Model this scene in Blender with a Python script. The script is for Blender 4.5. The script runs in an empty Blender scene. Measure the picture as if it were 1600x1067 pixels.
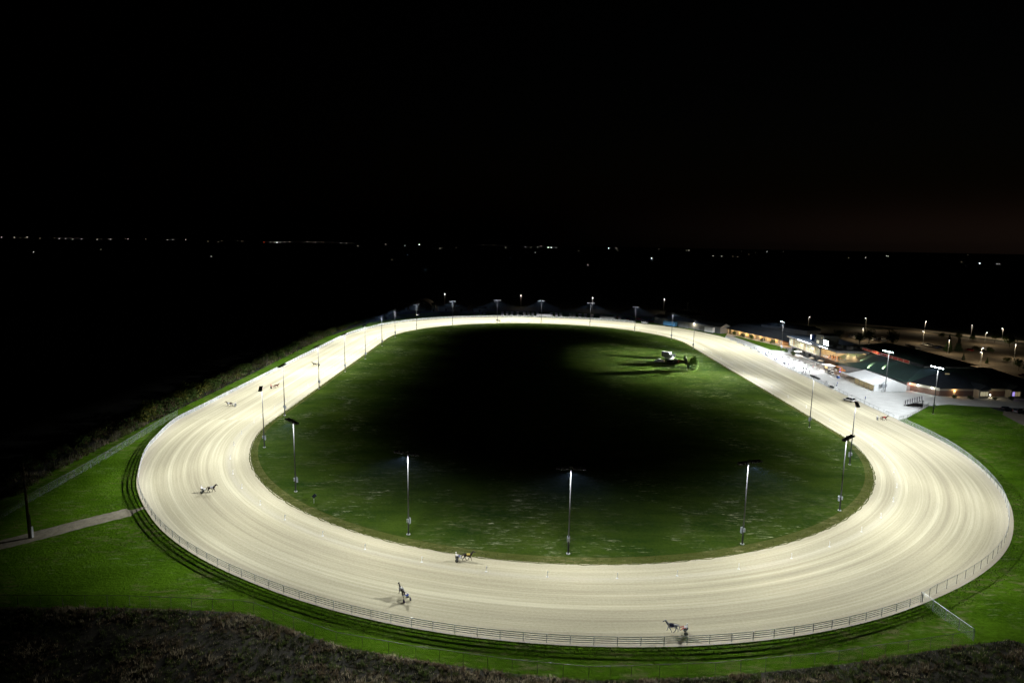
import bpy, bmesh, math, random
from mathutils import Vector, Matrix
R = math.radians
PI = math.pi
sc = bpy.context.scene
COL = sc.collection

# ------------------------------------------------------------------ camera
H = 62.0
PITCH, ROLL = math.atan(152.0 / 1000.0), 0.018
cam_d = bpy.data.cameras.new('camera'); cam = bpy.data.objects.new('camera', cam_d); COL.objects.link(cam)
cam_d.sensor_fit = 'HORIZONTAL'; cam_d.sensor_width = 36.0; cam_d.lens = 36.0 * 1000.0 / 1600.0
cam_d.clip_start = 0.5; cam_d.clip_end = 80000
cp, sp, cr, sr = math.cos(PITCH), math.sin(PITCH), math.cos(ROLL), math.sin(ROLL)
fw = Vector((0, cp, -sp)); r0 = Vector((1, 0, 0)); u0 = Vector((0, sp, cp))
rt = r0 * cr + u0 * sr; up = u0 * cr - r0 * sr
cam.matrix_world = Matrix(((rt.x, up.x, -fw.x, 0), (rt.y, up.y, -fw.y, 0), (rt.z, up.z, -fw.z, H), (0, 0, 0, 1)))
sc.camera = cam

# ------------------------------------------------------------------ night sky
w = bpy.data.worlds.new('World'); sc.world = w; w.use_nodes = True
nt = w.node_tree; nt.nodes.clear()
o_ = nt.nodes.new('ShaderNodeOutputWorld'); bg = nt.nodes.new('ShaderNodeBackground')
sky = nt.nodes.new('ShaderNodeTexSky'); sky.sky_type = 'NISHITA'; sky.sun_disc = False
sky.sun_elevation = R(-6.5); sky.sun_rotation = R(42); sky.air_density = 1.6; sky.dust_density = 4.0; sky.ozone_density = 1.0
bg.inputs['Strength'].default_value = SKY_STRENGTH = 0.08
nt.links.new(sky.outputs[0], bg.inputs[0])
# last dusk glow low over the horizon on the right (north-west)
tcw = nt.nodes.new('ShaderNodeTexCoord'); sxw = nt.nodes.new('ShaderNodeSeparateXYZ'); nt.links.new(tcw.outputs['Generated'], sxw.inputs[0])
def mnode(op, a, b=0.0):
    x = nt.nodes.new('ShaderNodeMath'); x.operation = op
    for i, v in enumerate((a, b)):
        if isinstance(v, (int, float)): x.inputs[i].default_value = v
        else: nt.links.new(v, x.inputs[i])
    return x.outputs[0]
el = mnode('DIVIDE', mnode('SUBTRACT', sxw.outputs[2], .018), .042); azr = nt.nodes.new('ShaderNodeMapRange'); azr.interpolation_type = 'SMOOTHSTEP'
nt.links.new(sxw.outputs[0], azr.inputs['Value']); azr.inputs['From Min'].default_value = -.02; azr.inputs['From Max'].default_value = .75
glow = mnode('MULTIPLY', mnode('EXPONENT', mnode('MULTIPLY', mnode('MULTIPLY', el, el), -1.0)), azr.outputs['Result'])
bg2 = nt.nodes.new('ShaderNodeBackground'); bg2.inputs[0].default_value = (1.0, .58, .40, 1); nt.links.new(mnode('MULTIPLY', glow, .0062), bg2.inputs[1])
adw = nt.nodes.new('ShaderNodeAddShader'); nt.links.new(bg.outputs[0], adw.inputs[0]); nt.links.new(bg2.outputs[0], adw.inputs[1]); nt.links.new(adw.outputs[0], o_.inputs[0])

sc.view_settings.view_transform = 'Standard'; sc.view_settings.look = 'None'
sc.view_settings.exposure = 0.0; sc.view_settings.gamma = 1.0
sc.cycles.max_bounces = 4; sc.cycles.diffuse_bounces = 2; sc.cycles.glossy_bounces = 2
sc.cycles.transparent_max_bounces = 12; sc.cycles.sample_clamp_indirect = 3.0

P_MAST = 16500.0           # power of the lamps on one floodlight mast (W)
P_STAND = 12500.0
P_EAVE = 1150.0
P_LOT = 3600.0
P_BANK = 3300.0
P_WARM = 430.0
P_UP = 20000.0

# ------------------------------------------------------------------ helpers
def tag(o, label=None, cat=None, group=None, kind=None):
    if label: o['label'] = label
    if cat: o['category'] = cat
    if group: o['group'] = group
    if kind: o['kind'] = kind
    return o

def empty(name, loc, rz=0.0):
    o = bpy.data.objects.new(name, None); COL.objects.link(o)
    o.location = loc; o.rotation_euler = (0, 0, rz); o.empty_display_size = 0.3
    return o

def thing(name, loc, rz, label, cat, group=None):
    return tag(empty(name, loc, rz), label, cat, group)

def copy_tree(o, parent=None):
    c = o.copy(); COL.objects.link(c)
    if parent is not None: c.parent = parent
    for ch in list(o.children): copy_tree(ch, c)
    return c

class MB:
    """collects shapes; build() links them as ONE mesh object"""
    def __init__(s): s.v = []; s.f = []; s.m = []; s.uv = {}
    def add(s, vs, fs, mi=0):
        b = len(s.v); s.v += [tuple(v) for v in vs]; s.f += [tuple(b + i for i in f) for f in fs]; s.m += [mi] * len(fs)
        return s
    def box(s, c, d, rz=0.0, mi=0, M=None):
        x, y, z = d[0] / 2, d[1] / 2, d[2] / 2
        vs = [Vector((a * x, b * y, e * z)) for e in (-1, 1) for b in (-1, 1) for a in (-1, 1)]
        Rm = M if M is not None else Matrix.Rotation(rz, 3, 'Z')
        vs = [Rm @ v + Vector(c) for v in vs]
        return s.add(vs, [(0, 2, 3, 1), (4, 5, 7, 6), (0, 1, 5, 4), (2, 6, 7, 3), (0, 4, 6, 2), (1, 3, 7, 5)], mi)
    def tube(s, p, q, r1, r2=None, n=8, mi=0, caps=True):
        p, q = Vector(p), Vector(q); r2 = r1 if r2 is None else r2
        d = (q - p).normalized(); a = d.orthogonal().normalized(); b = d.cross(a)
        vs = [p + (a * math.cos(2 * PI * i / n) + b * math.sin(2 * PI * i / n)) * r1 for i in range(n)]
        vs += [q + (a * math.cos(2 * PI * i / n) + b * math.sin(2 * PI * i / n)) * r2 for i in range(n)]
        fs = [(i, (i + 1) % n, n + (i + 1) % n, n + i) for i in range(n)]
        if caps: fs += [tuple(range(n - 1, -1, -1)), tuple(range(n, 2 * n))]
        return s.add(vs, fs, mi)
    def path(s, pts, r, n=6, mi=0, closed=False):
        """tube along a polyline with shared rings"""
        P = [Vector(p) for p in pts]; k = len(P); vs = []; fs = []
        for i in range(k):
            if closed: t = P[(i + 1) % k] - P[i - 1]
            else: t = P[min(i + 1, k - 1)] - P[max(i - 1, 0)]
            t.normalize(); up_ = Vector((0, 0, 1)) if abs(t.z) < .95 else Vector((1, 0, 0))
            a = t.cross(up_).normalized(); b = a.cross(t)
            vs += [P[i] + (a * math.cos(2 * PI * j / n) + b * math.sin(2 * PI * j / n)) * r for j in range(n)]
        for i in range(k if closed else k - 1):
            i2 = (i + 1) % k
            fs += [(i * n + j, i * n + (j + 1) % n, i2 * n + (j + 1) % n, i2 * n + j) for j in range(n)]
        return s.add(vs, fs, mi)
    def board(s, pts, w_, h_, mi=0, closed=False):
        """rectangular rail along a polyline (w_ across, h_ up)"""
        P = [Vector(p) for p in pts]; k = len(P); vs = []; fs = []
        for i in range(k):
            if closed: t = P[(i + 1) % k] - P[i - 1]
            else: t = P[min(i + 1, k - 1)] - P[max(i - 1, 0)]
            t.z = 0; t.normalize(); a = Vector((-t.y, t.x, 0)) * w_ / 2; b = Vector((0, 0, h_ / 2))
            vs += [P[i] - a - b, P[i] + a - b, P[i] + a + b, P[i] - a + b]
        for i in range(k if closed else k - 1):
            i2 = (i + 1) % k
            fs += [(i * 4 + j, i * 4 + (j + 1) % 4, i2 * 4 + (j + 1) % 4, i2 * 4 + j) for j in range(4)]
        if not closed: fs += [(3, 2, 1, 0), tuple((k - 1) * 4 + j for j in range(4))]
        return s.add(vs, fs, mi)
    def prism(s, poly, z0, z1, mi=0):
        n = len(poly)
        vs = [(x, y, z0) for x, y in poly] + [(x, y, z1) for x, y in poly]
        return s.add(vs, [(i, (i + 1) % n, n + (i + 1) % n, n + i) for i in range(n)] + [tuple(range(n - 1, -1, -1)), tuple(range(n, 2 * n))], mi)
    def extr(s, prof, p0, ax, length, mi=0, M=None):
        """profile (a,z) list extruded: a along horizontal dir ax+90deg, length along ax"""
        d = Vector((math.cos(ax), math.sin(ax), 0)); e = Vector((-d.y, d.x, 0)); p0 = Vector(p0)
        n = len(prof); vs = [p0 + e * a + Vector((0, 0, z)) for a, z in prof]
        vs += [v + d * length for v in vs]
        return s.add(vs, [(i, (i + 1) % n, n + (i + 1) % n, n + i) for i in range(n)] + [tuple(range(n - 1, -1, -1)), tuple(range(n, 2 * n))], mi)
    def ball(s, c, r, seg=10, rings=6, mi=0, sz=(1, 1, 1), half=False):
        c = Vector(c); vs = []; fs = []
        for i in range(rings + 1):
            th = PI * i / rings * (.5 if half else 1)
            for j in range(seg):
                ph = 2 * PI * j / seg
                vs.append(c + Vector((math.sin(th) * math.cos(ph) * sz[0], math.sin(th) * math.sin(ph) * sz[1], math.cos(th) * sz[2])) * r)
        for i in range(rings):
            for j in range(seg):
                fs.append((i * seg + j, (i + 1) * seg + j, (i + 1) * seg + (j + 1) % seg, i * seg + (j + 1) % seg))
        return s.add(vs, fs, mi)
    def mesh(s, name, mats):
        me = bpy.data.meshes.new(name); me.from_pydata(s.v, [], s.f)
        for m in (mats if isinstance(mats, (list, tuple)) else [mats]): me.materials.append(m)
        if max(s.m or [0]) > 0: me.polygons.foreach_set('material_index', s.m)
        me.update(); return me
    def build(s, name, mats, parent=None, smooth=False, fix=True):
        me = s.mesh(name, mats)
        if fix:
            bm = bmesh.new(); bm.from_mesh(me)
            bmesh.ops.recalc_face_normals(bm, faces=bm.faces); bm.to_mesh(me); bm.free()
        if smooth: me.polygons.foreach_set('use_smooth', [True] * len(me.polygons))
        o = bpy.data.objects.new(name, me); COL.objects.link(o)
        if parent is not None: o.parent = parent
        return o

def link(name, me, parent=None):
    o = bpy.data.objects.new(name, me); COL.objects.link(o)
    if parent is not None: o.parent = parent
    return o

ORD = 'first second third fourth fifth sixth seventh eighth ninth tenth eleventh twelfth thirteenth fourteenth fifteenth sixteenth seventeenth eighteenth nineteenth twentieth'.split()
def ordn(i): return ORD[i] if i < 20 else 'number %d' % (i + 1)

# ------------------------------------------------------------------ materials
def newmat(name):
    m = bpy.data.materials.new(name); m.use_nodes = True; n = m.node_tree
    return m, n, n.nodes['Principled BSDF']

def N(n, t, **kw):
    x = n.nodes.new(t)
    for k, v in kw.items():
        if k.startswith('i_'): x.inputs[k[2:]].default_value = v
        else: setattr(x, k, v)
    return x

def mat(name, c, rough=0.6, var=0.12, scale=3.0, metal=0.0, bump=0.0, spec=0.3, emit=None, estr=0.0, c2=None, stretch=None, transl=0.0):
    m, n, b = newmat(name)
    b.inputs['Roughness'].default_value = rough; b.inputs['Metallic'].default_value = metal
    b.inputs['Specular IOR Level'].default_value = spec
    tc = N(n, 'ShaderNodeTexCoord'); nz = N(n, 'ShaderNodeTexNoise'); nz.inputs['Scale'].default_value = scale; nz.inputs['Detail'].default_value = 5
    src = tc.outputs['Object']
    if stretch:
        mp = N(n, 'ShaderNodeMapping'); mp.inputs['Scale'].default_value = stretch; n.links.new(src, mp.inputs[0]); src = mp.outputs[0]
    n.links.new(src, nz.inputs['Vector'])
    rp = N(n, 'ShaderNodeValToRGB'); rp.color_ramp.elements[0].position = .3; rp.color_ramp.elements[1].position = .7
    ca = c2 if c2 else tuple(max(0, x * (1 - var)) for x in c); cb = c if c2 else tuple(min(1, x * (1 + var)) for x in c)
    rp.color_ramp.elements[0].color = (*ca, 1); rp.color_ramp.elements[1].color = (*cb, 1)
    n.links.new(nz.outputs['Fac'], rp.inputs[0]); n.links.new(rp.outputs[0], b.inputs['Base Color'])
    if bump:
        bp_ = N(n, 'ShaderNodeBump'); bp_.inputs['Strength'].default_value = bump; bp_.inputs['Distance'].default_value = .2
        n.links.new(nz.outputs['Fac'], bp_.inputs['Height']); n.links.new(bp_.outputs[0], b.inputs['Normal'])
    if transl:
        tb = N(n, 'ShaderNodeBsdfTranslucent'); mx = N(n, 'ShaderNodeMixShader'); mx.inputs[0].default_value = transl
        n.links.new(rp.outputs[0], tb.inputs[0]); n.links.new(b.outputs[0], mx.inputs[1]); n.links.new(tb.outputs[0], mx.inputs[2]); n.links.new(mx.outputs[0], n.nodes['Material Output'].inputs[0])
    if emit:
        b.inputs['Emission Color'].default_value = (*emit, 1); b.inputs['Emission Strength'].default_value = estr
        m.cycles.emission_sampling = 'NONE'
    return m

def emis(name, c, s, sample=False):
    m, n, b = newmat(name); b.inputs['Base Color'].default_value = (*c, 1)
    b.inputs['Emission Color'].default_value = (*c, 1); b.inputs['Emission Strength'].default_value = s
    m.cycles.emission_sampling = 'FRONT_BACK' if sample else 'NONE'
    return m

def ramp(n, fac, els):
    rp = N(n, 'ShaderNodeValToRGB'); e = rp.color_ramp.elements
    e[0].position, e[0].color = els[0][0], (*els[0][1], 1)
    e[1].position, e[1].color = els[-1][0], (*els[-1][1], 1)
    for p_, c_ in els[1:-1]:
        k = e.new(p_); k.color = (*c_, 1)
    n.links.new(fac, rp.inputs[0]); return rp.outputs[0]

def mathn(n, op, a, b=None, c=None, clamp=False):
    x = N(n, 'ShaderNodeMath', operation=op, use_clamp=clamp)
    for i, v in enumerate((a, b, c)):
        if v is None: continue
        if isinstance(v, (int, float)): x.inputs[i].default_value = v
        else: n.links.new(v, x.inputs[i])
    return x.outputs[0]

def mixc(n, fac, a, b, mode='MIX'):
    x = N(n, 'ShaderNodeMix', data_type='RGBA', blend_type=mode)
    for k, v in (('Factor', fac), ('A', a), ('B', b)):
        idx = {'Factor': 0, 'A': 6, 'B': 7}[k]
        if isinstance(v, (int, float)): x.inputs[idx].default_value = v
        elif isinstance(v, tuple): x.inputs[idx].default_value = (*v, 1)
        else: n.links.new(v, x.inputs[idx])
    return x.outputs[2]

def noise(n, vec, scale, detail=5, rough=.55, dist=0.0, st=None):
    if st:
        mp = N(n, 'ShaderNodeMapping'); mp.inputs['Scale'].default_value = st; n.links.new(vec, mp.inputs[0]); vec = mp.outputs[0]
    x = N(n, 'ShaderNodeTexNoise'); x.inputs['Scale'].default_value = scale; x.inputs['Detail'].default_value = detail
    x.inputs['Roughness'].default_value = rough; x.inputs['Distortion'].default_value = dist
    n.links.new(vec, x.inputs['Vector']); return x.outputs['Fac']

def track_mat():
    m, n, b = newmat('track_sand')
    uv = N(n, 'ShaderNodeUVMap'); uv.uv_map = 'UVMap'; V = uv.outputs[0]
    a1 = noise(n, V, 1.0, 6, .6, 0, (.004, .38, 1)); a2 = noise(n, V, 1.0, 4, .6, 0, (.012, 1.7, 1))
    a3 = noise(n, V, 1.0, 3, .6, 0, (.05, 5.0, 1)); big = noise(n, V, 1.0, 3, .5, .3, (.016, .09, 1))
    s = mathn(n, 'ADD', mathn(n, 'MULTIPLY', a1, .50), mathn(n, 'ADD', mathn(n, 'MULTIPLY', a2, .28), mathn(n, 'MULTIPLY', a3, .12)))
    s = mathn(n, 'ADD', mathn(n, 'MULTIPLY', s, .92), mathn(n, 'MULTIPLY', big, .18))
    c = ramp(n, s, [(.42, (.31, .275, .165)), (.475, (.425, .385, .24)), (.525, (.505, .465, .295)), (.58, (.68, .64, .44))])
    dp = mathn(n, 'MULTIPLY', mathn(n, 'SUBTRACT', noise(n, V, 1.0, 4, .6, .5, (.03, .14, 1)), .52), 5.0, clamp=True)
    c = mixc(n, mathn(n, 'MULTIPLY', dp, .22), c, (.30, .265, .18))
    # compacted paler lane along the marker posts, grey-pinkish sand by the outer rail
    sx = N(n, 'ShaderNodeSeparateXYZ'); n.links.new(V, sx.inputs[0]); v = sx.outputs[1]
    wob = mathn(n, 'MULTIPLY', mathn(n, 'SUBTRACT', a1, .5), 3.0)
    lane = mathn(n, 'SUBTRACT', 1.0, mathn(n, 'DIVIDE', mathn(n, 'ABSOLUTE', mathn(n, 'SUBTRACT', mathn(n, 'ADD', v, wob), 5.6)), 1.5), clamp=True)
    c = mixc(n, mathn(n, 'MULTIPLY', lane, .35), c, (.60, .58, .49))
    inn = mathn(n, 'SUBTRACT', 1.0, mathn(n, 'DIVIDE', v, 5.0), clamp=True)
    c = mixc(n, mathn(n, 'MULTIPLY', inn, .35), c, (.45, .41, .29))
    ed = N(n, 'ShaderNodeUVMap'); ed.uv_map = 'edge'; sx2 = N(n, 'ShaderNodeSeparateXYZ'); n.links.new(ed.outputs[0], sx2.inputs[0])
    out = mathn(n, 'SUBTRACT', 1.0, mathn(n, 'DIVIDE', mathn(n, 'ADD', sx2.outputs[1], wob), 4.0), clamp=True)
    c = mixc(n, mathn(n, 'MULTIPLY', out, .6), c, (.50, .45, .375))
    tc = N(n, 'ShaderNodeTexCoord'); f = noise(n, tc.outputs['Object'], 2.2, 4, .7)
    c = mixc(n, .32, c, ramp(n, f, [(.3, (.36, .33, .24)), (.7, (.66, .62, .48))]))
    n.links.new(c, b.inputs['Base Color']); b.inputs['Roughness'].default_value = .95
    b.inputs['Specular IOR Level'].default_value = .15; b.inputs['Diffuse Roughness'].default_value = .6
    bu = N(n, 'ShaderNodeBump'); bu.inputs['Strength'].default_value = .25; bu.inputs['Distance'].default_value = .12
    n.links.new(mathn(n, 'ADD', a3, f), bu.inputs['Height']); n.links.new(bu.outputs[0], b.inputs['Normal'])
    return m

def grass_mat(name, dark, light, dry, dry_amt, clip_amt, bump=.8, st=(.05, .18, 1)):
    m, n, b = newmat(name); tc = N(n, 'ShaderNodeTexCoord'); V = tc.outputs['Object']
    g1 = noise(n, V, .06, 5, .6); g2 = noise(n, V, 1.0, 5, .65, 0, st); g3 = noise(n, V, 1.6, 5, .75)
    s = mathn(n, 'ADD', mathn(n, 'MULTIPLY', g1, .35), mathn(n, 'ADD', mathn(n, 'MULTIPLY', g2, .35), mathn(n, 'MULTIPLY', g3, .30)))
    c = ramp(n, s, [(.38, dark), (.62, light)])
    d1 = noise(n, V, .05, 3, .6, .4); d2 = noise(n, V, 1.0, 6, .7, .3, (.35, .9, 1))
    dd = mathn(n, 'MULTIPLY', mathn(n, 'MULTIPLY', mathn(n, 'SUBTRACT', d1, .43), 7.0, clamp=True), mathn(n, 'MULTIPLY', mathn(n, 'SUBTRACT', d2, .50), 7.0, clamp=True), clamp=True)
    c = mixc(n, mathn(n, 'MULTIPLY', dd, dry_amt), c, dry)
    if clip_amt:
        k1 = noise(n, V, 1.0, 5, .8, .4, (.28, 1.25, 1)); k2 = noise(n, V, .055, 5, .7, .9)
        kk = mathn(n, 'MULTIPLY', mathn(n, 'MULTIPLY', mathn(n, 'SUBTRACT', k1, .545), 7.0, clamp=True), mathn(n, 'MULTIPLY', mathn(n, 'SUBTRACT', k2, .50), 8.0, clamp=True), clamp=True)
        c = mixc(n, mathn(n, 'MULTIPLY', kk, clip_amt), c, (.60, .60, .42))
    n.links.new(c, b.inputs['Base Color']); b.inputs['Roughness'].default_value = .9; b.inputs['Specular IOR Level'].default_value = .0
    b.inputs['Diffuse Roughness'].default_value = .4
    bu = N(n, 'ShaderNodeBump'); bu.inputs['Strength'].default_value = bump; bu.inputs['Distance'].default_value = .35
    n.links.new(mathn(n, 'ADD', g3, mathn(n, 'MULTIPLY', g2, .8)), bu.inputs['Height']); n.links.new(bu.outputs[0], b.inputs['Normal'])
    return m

def chain_mat(nm='chain_link_mesh', wd=.026, col=(.34, .38, .37)):
    m, n, b = newmat(nm); uv = N(n, 'ShaderNodeUVMap'); uv.uv_map = 'UVMap'
    sx = N(n, 'ShaderNodeSeparateXYZ'); n.links.new(uv.outputs[0], sx.inputs[0])
    p = mathn(n, 'ADD', sx.outputs[0], sx.outputs[1]); q = mathn(n, 'SUBTRACT', sx.outputs[0], sx.outputs[1])
    fr = lambda t: mathn(n, 'LESS_THAN', mathn(n, 'ABSOLUTE', mathn(n, 'SUBTRACT', mathn(n, 'FRACT', mathn(n, 'MULTIPLY', t, 12.0)), .5)), wd)
    wire = mathn(n, 'MAXIMUM', fr(p), fr(q))
    b.inputs['Base Color'].default_value = (*col, 1); b.inputs['Metallic'].default_value = .0; b.inputs['Roughness'].default_value = .5
    tr = N(n, 'ShaderNodeBsdfTransparent'); mx = N(n, 'ShaderNodeMixShader')
    n.links.new(wire, mx.inputs[0]); n.links.new(tr.outputs[0], mx.inputs[1]); n.links.new(b.outputs[0], mx.inputs[2])
    n.links.new(mx.outputs[0], n.nodes['Material Output'].inputs[0]); return m

def leaf_mat(name, c, c2):
    return mat(name, c, .7, 0, 1.2, c2=c2, spec=.1, transl=.25)

M = {}
M['sand'] = track_mat()
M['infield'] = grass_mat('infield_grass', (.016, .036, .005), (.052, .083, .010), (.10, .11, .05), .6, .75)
M['lawn'] = grass_mat('lawn_grass', (.030, .072, .003), (.090, .185, .010), (.20, .18, .09), .65, .25, 1.0)
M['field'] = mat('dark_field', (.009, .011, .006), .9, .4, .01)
M['rough'] = mat('rough_soil', (.015, .015, .009), .95, .4, .2, bump=.6)
M['scrub'] = mat('scrub_soil', (.03, .027, .017), .95, .4, .35, bump=.8)
M['concrete'] = mat('concrete', (.50, .515, .505), .85, .10, .25)
M['asphalt'] = mat('asphalt', (.12, .10, .075), .9, .25, .15)
M['gravel'] = mat('gravel', (.27, .25, .22), .95, .2, 1.2, bump=.4)
M['galv'] = mat('galvanised_steel', (.46, .48, .49), .45, .12, 2, metal=.5)
M['fencegrey'] = mat('fence_steel', (.13, .14, .14), .6, .12, 2)
M['polegrey'] = mat('pole_grey', (.065, .066, .066), .6, .1, 1.5)
M['black'] = mat('black_metal', (.02, .02, .022), .5, .2)
M['cabinet'] = mat('grey_cabinet', (.30, .33, .36), .5, .1)
M['white'] = mat('white_paint', (.80, .80, .78), .5, .05)
M['railwhite'] = mat('rail_white', (.62, .62, .60), .6, .05)
M['darkwood'] = mat('dark_wood', (.06, .045, .03), .8, .3)
M['lens'] = emis('floodlight_glass', (.88, .95, 1.0), 8.0)
M['lens_bright'] = emis('floodlight_glass_glare', (.85, .94, 1.0), 40.0)
M['rubber'] = mat('rubber', (.015, .015, .016), .8)
M['glass'] = mat('dark_glass', (.01, .012, .015), .08, 0, spec=.6)
M['chain'] = chain_mat(); M['chain_pale'] = chain_mat('pale_chain_link_mesh', .05, (.62, .66, .68))
M['path'] = mat('path_gravel', (.245, .22, .155), .95, .2, .9, bump=.5)
M['margin'] = grass_mat('margin_grass', (.045, .055, .010), (.095, .105, .028), (.20, .18, .09), .7, .35, .9)

# ------------------------------------------------------------------ track geometry
C0 = Vector((14.8, 215.5, 0)); C1 = Vector((16.2, 407.5, 0)); RI = 97.4
def interp(keys, x):
    for (a, va), (b, vb) in zip(keys, keys[1:]):
        if a <= x <= b:
            t = (x - a) / (b - a); t2 = (1 - math.cos(PI * t)) / 2 * .5 + t * .5
            return va + (vb - va) * t2
    return keys[0][1] if x < keys[0][0] else keys[-1][1]
NEAR_R = [(180, 129.7), (192, 127.2), (206, 125.3), (219, 124.1), (240, 123.0), (263, 123.4), (298, 124.5), (319, 126.5), (338, 127.6), (357, 129.0), (360, 129.2)]
FAR_R = [(0, 134.5), (20, 138.5), (40, 142.5), (60, 142), (80, 141), (100, 141.5), (120, 141), (131, 140), (143, 135.8), (161, 128.6), (180, 127.7)]
PAR = []                                       # (inner point, outer point) all the way round, counterclockwise from the left
for i in range(220):
    a = 180 + 180 * i / 220; d = Vector((math.cos(R(a)), math.sin(R(a)), 0))
    PAR.append((C0 + d * RI, C0 + d * interp(NEAR_R, a)))
for i in range(110):
    t = i / 110; y = 215.5 + 192 * t
    PAR.append((Vector((112.2 + 1.4 * t, y, 0)), Vector((interp([(0, 144), (.6, 145.4), (1, 150.7)], t), y, 0))))
for i in range(220):
    a = 180 * i / 220; d = Vector((math.cos(R(a)), math.sin(R(a)), 0))
    PAR.append((C1 + d * (RI + 1.2 * math.sin(R(a))), C1 + d * interp(FAR_R, a)))
for i in range(110):
    t = i / 110; y = 407.5 - 192 * t
    PAR.append((Vector((-81.2 - 1.4 * t, y, 0)), Vector((-111.5 - 3.4 * t, y, 0))))
NP = len(PAR)
OUT = [b for a, b in PAR]; INN = [a for a, b in PAR]
ONRM = []
for i in range(NP):
    t = (OUT[(i + 1) % NP] - OUT[i - 1]).normalized(); ONRM.append(Vector((t.y, -t.x, 0)))
# how much the ground falls away outside the rail (near turn and left side only)
def fall(i):
    p = OUT[i]
    if p.x < 40 and i < 440 or i >= 500 or i < 110: k = 1.0
    else: k = 0.0
    if 110 <= i < 220: k = max(0.0, 1 - (i - 128) / 24.0) if i > 128 else 1.0
    if 330 <= i < 550: k = min(1.0, max(0.0, (i - 440) / 60.0))
    if i >= 550: k = 1.0
    if 220 <= i < 330: k = 0.0
    return k
FALL = [fall(i) for i in range(NP)]
def prof(s):                                    # drop against distance outside the rail
    a = min(1, max(0, (s - .5) / 3.2)); a = a * a * (3 - 2 * a)
    return -.42 * a - .022 * min(max(s - 3.7, 0), 25) - .03
def out_dist(x, y):
    best = 1e9; bi = 0
    for i in range(0, NP, 3):
        d = (OUT[i].x - x) ** 2 + (OUT[i].y - y) ** 2
        if d < best: best = d; bi = i
    return math.sqrt(best), bi
FENCE = [(-400, 112), (-170, 104), (-92, 101.6), (-65, 101.6), (-46.7, 100.6), (-42.9, 99.8), (-26.8, 92.0), (-13.8, 88.8), (.9, 86.1), (12.1, 84.8), (18.4, 85.2), (31, 86.2), (51, 89.5), (75.6, 95.0), (82, 96), (90, 91), (110, 86), (150, 80), (400, 40)]
def fence_y(x):
    for (a, ya), (b, yb) in zip(FENCE, FENCE[1:]):
        if a <= x <= b: return ya + (yb - ya) * (x - a) / (b - a)
    return 60
def extra(x, y):
    # drops added behind the left hedge and before the low fence for shade
    e = 0.0
    if x < -129 and y > 135:
        t = min(1, (-129 - x) / 26.0); e -= 20 * t * t * (3 - 2 * t) * min(1, (y - 135) / 25.0)
    d = fence_y(x) - 1.0 - y
    if d > 0:
        k = .025 + .20 * min(1, max(0, (-38 - x) / 30.0)); e -= min(d, 30) * k * min(1, d / 4)
    return e
def ground_z(x, y):
    s, i = out_dist(x, y)
    return -.03 * (1 - FALL[i]) + FALL[i] * prof(s) + extra(x, y)

# ground: rings outward from the track edge to the horizon
rings = [0, .5, 1.2, 2, 2.8, 3.7, 6, 8, 10, 12.5, 15, 18, 22, 27, 33, 40, 50, 65, 90, 160, 320, 700, 1600, 5000, 16000, 45000]
gb = MB(); vs = []
for s in rings:
    for i in range(NP):
        p = OUT[i] + ONRM[i] * (s - .05)
        vs.append((p.x, p.y, -.03 * (1 - FALL[i]) + FALL[i] * prof(s) + extra(p.x, p.y) - (.7 if (p.y < fence_y(p.x) - 2 or p.x < -126 and p.y > 130) else 0)))
fs = []; mi = []
for k in range(len(rings) - 1):
    for i in range(NP):
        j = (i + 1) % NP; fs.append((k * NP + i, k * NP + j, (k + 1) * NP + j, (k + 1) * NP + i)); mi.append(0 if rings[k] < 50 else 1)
gb.v, gb.f, gb.m = vs, fs, mi
tag(gb.build('ground', [M['lawn'], M['field']], smooth=True, fix=False), kind='structure')

# racetrack sheet with along/across coordinates
me = bpy.data.meshes.new('racetrack'); ac = 10; vs = []; uvs = []; edg = []; L = 0.0
for i in range(NP + 1):
    a, b = PAR[i % NP]
    if i: L += ((a + b) / 2 - (PAR[i - 1][0] + PAR[i - 1][1]) / 2).length
    for k in range(ac + 1):
        vs.append(a.lerp(b, k / ac)); wd = (b - a).length; uvs.append((L, wd * k / ac)); edg.append((0, wd * (1 - k / ac)))
fs = [(i * (ac + 1) + k, i * (ac + 1) + k + 1, (i + 1) * (ac + 1) + k + 1, (i + 1) * (ac + 1) + k) for i in range(NP) for k in range(ac)]
me.from_pydata(vs, [], fs); l1 = me.uv_layers.new(name='UVMap'); l2 = me.uv_layers.new(name='edge')
for lp in me.loops: l1.data[lp.index].uv = uvs[lp.vertex_index]; l2.data[lp.index].uv = edg[lp.vertex_index]
me.materials.append(M['sand'])
bm = bmesh.new(); bm.from_mesh(me); bmesh.ops.recalc_face_normals(bm, faces=bm.faces)
if sum(f.normal.z for f in bm.faces) < 0: bmesh.ops.reverse_faces(bm, faces=bm.faces)
bm.to_mesh(me); bm.free()
tag(link('racetrack', me), kind='structure')

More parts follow.
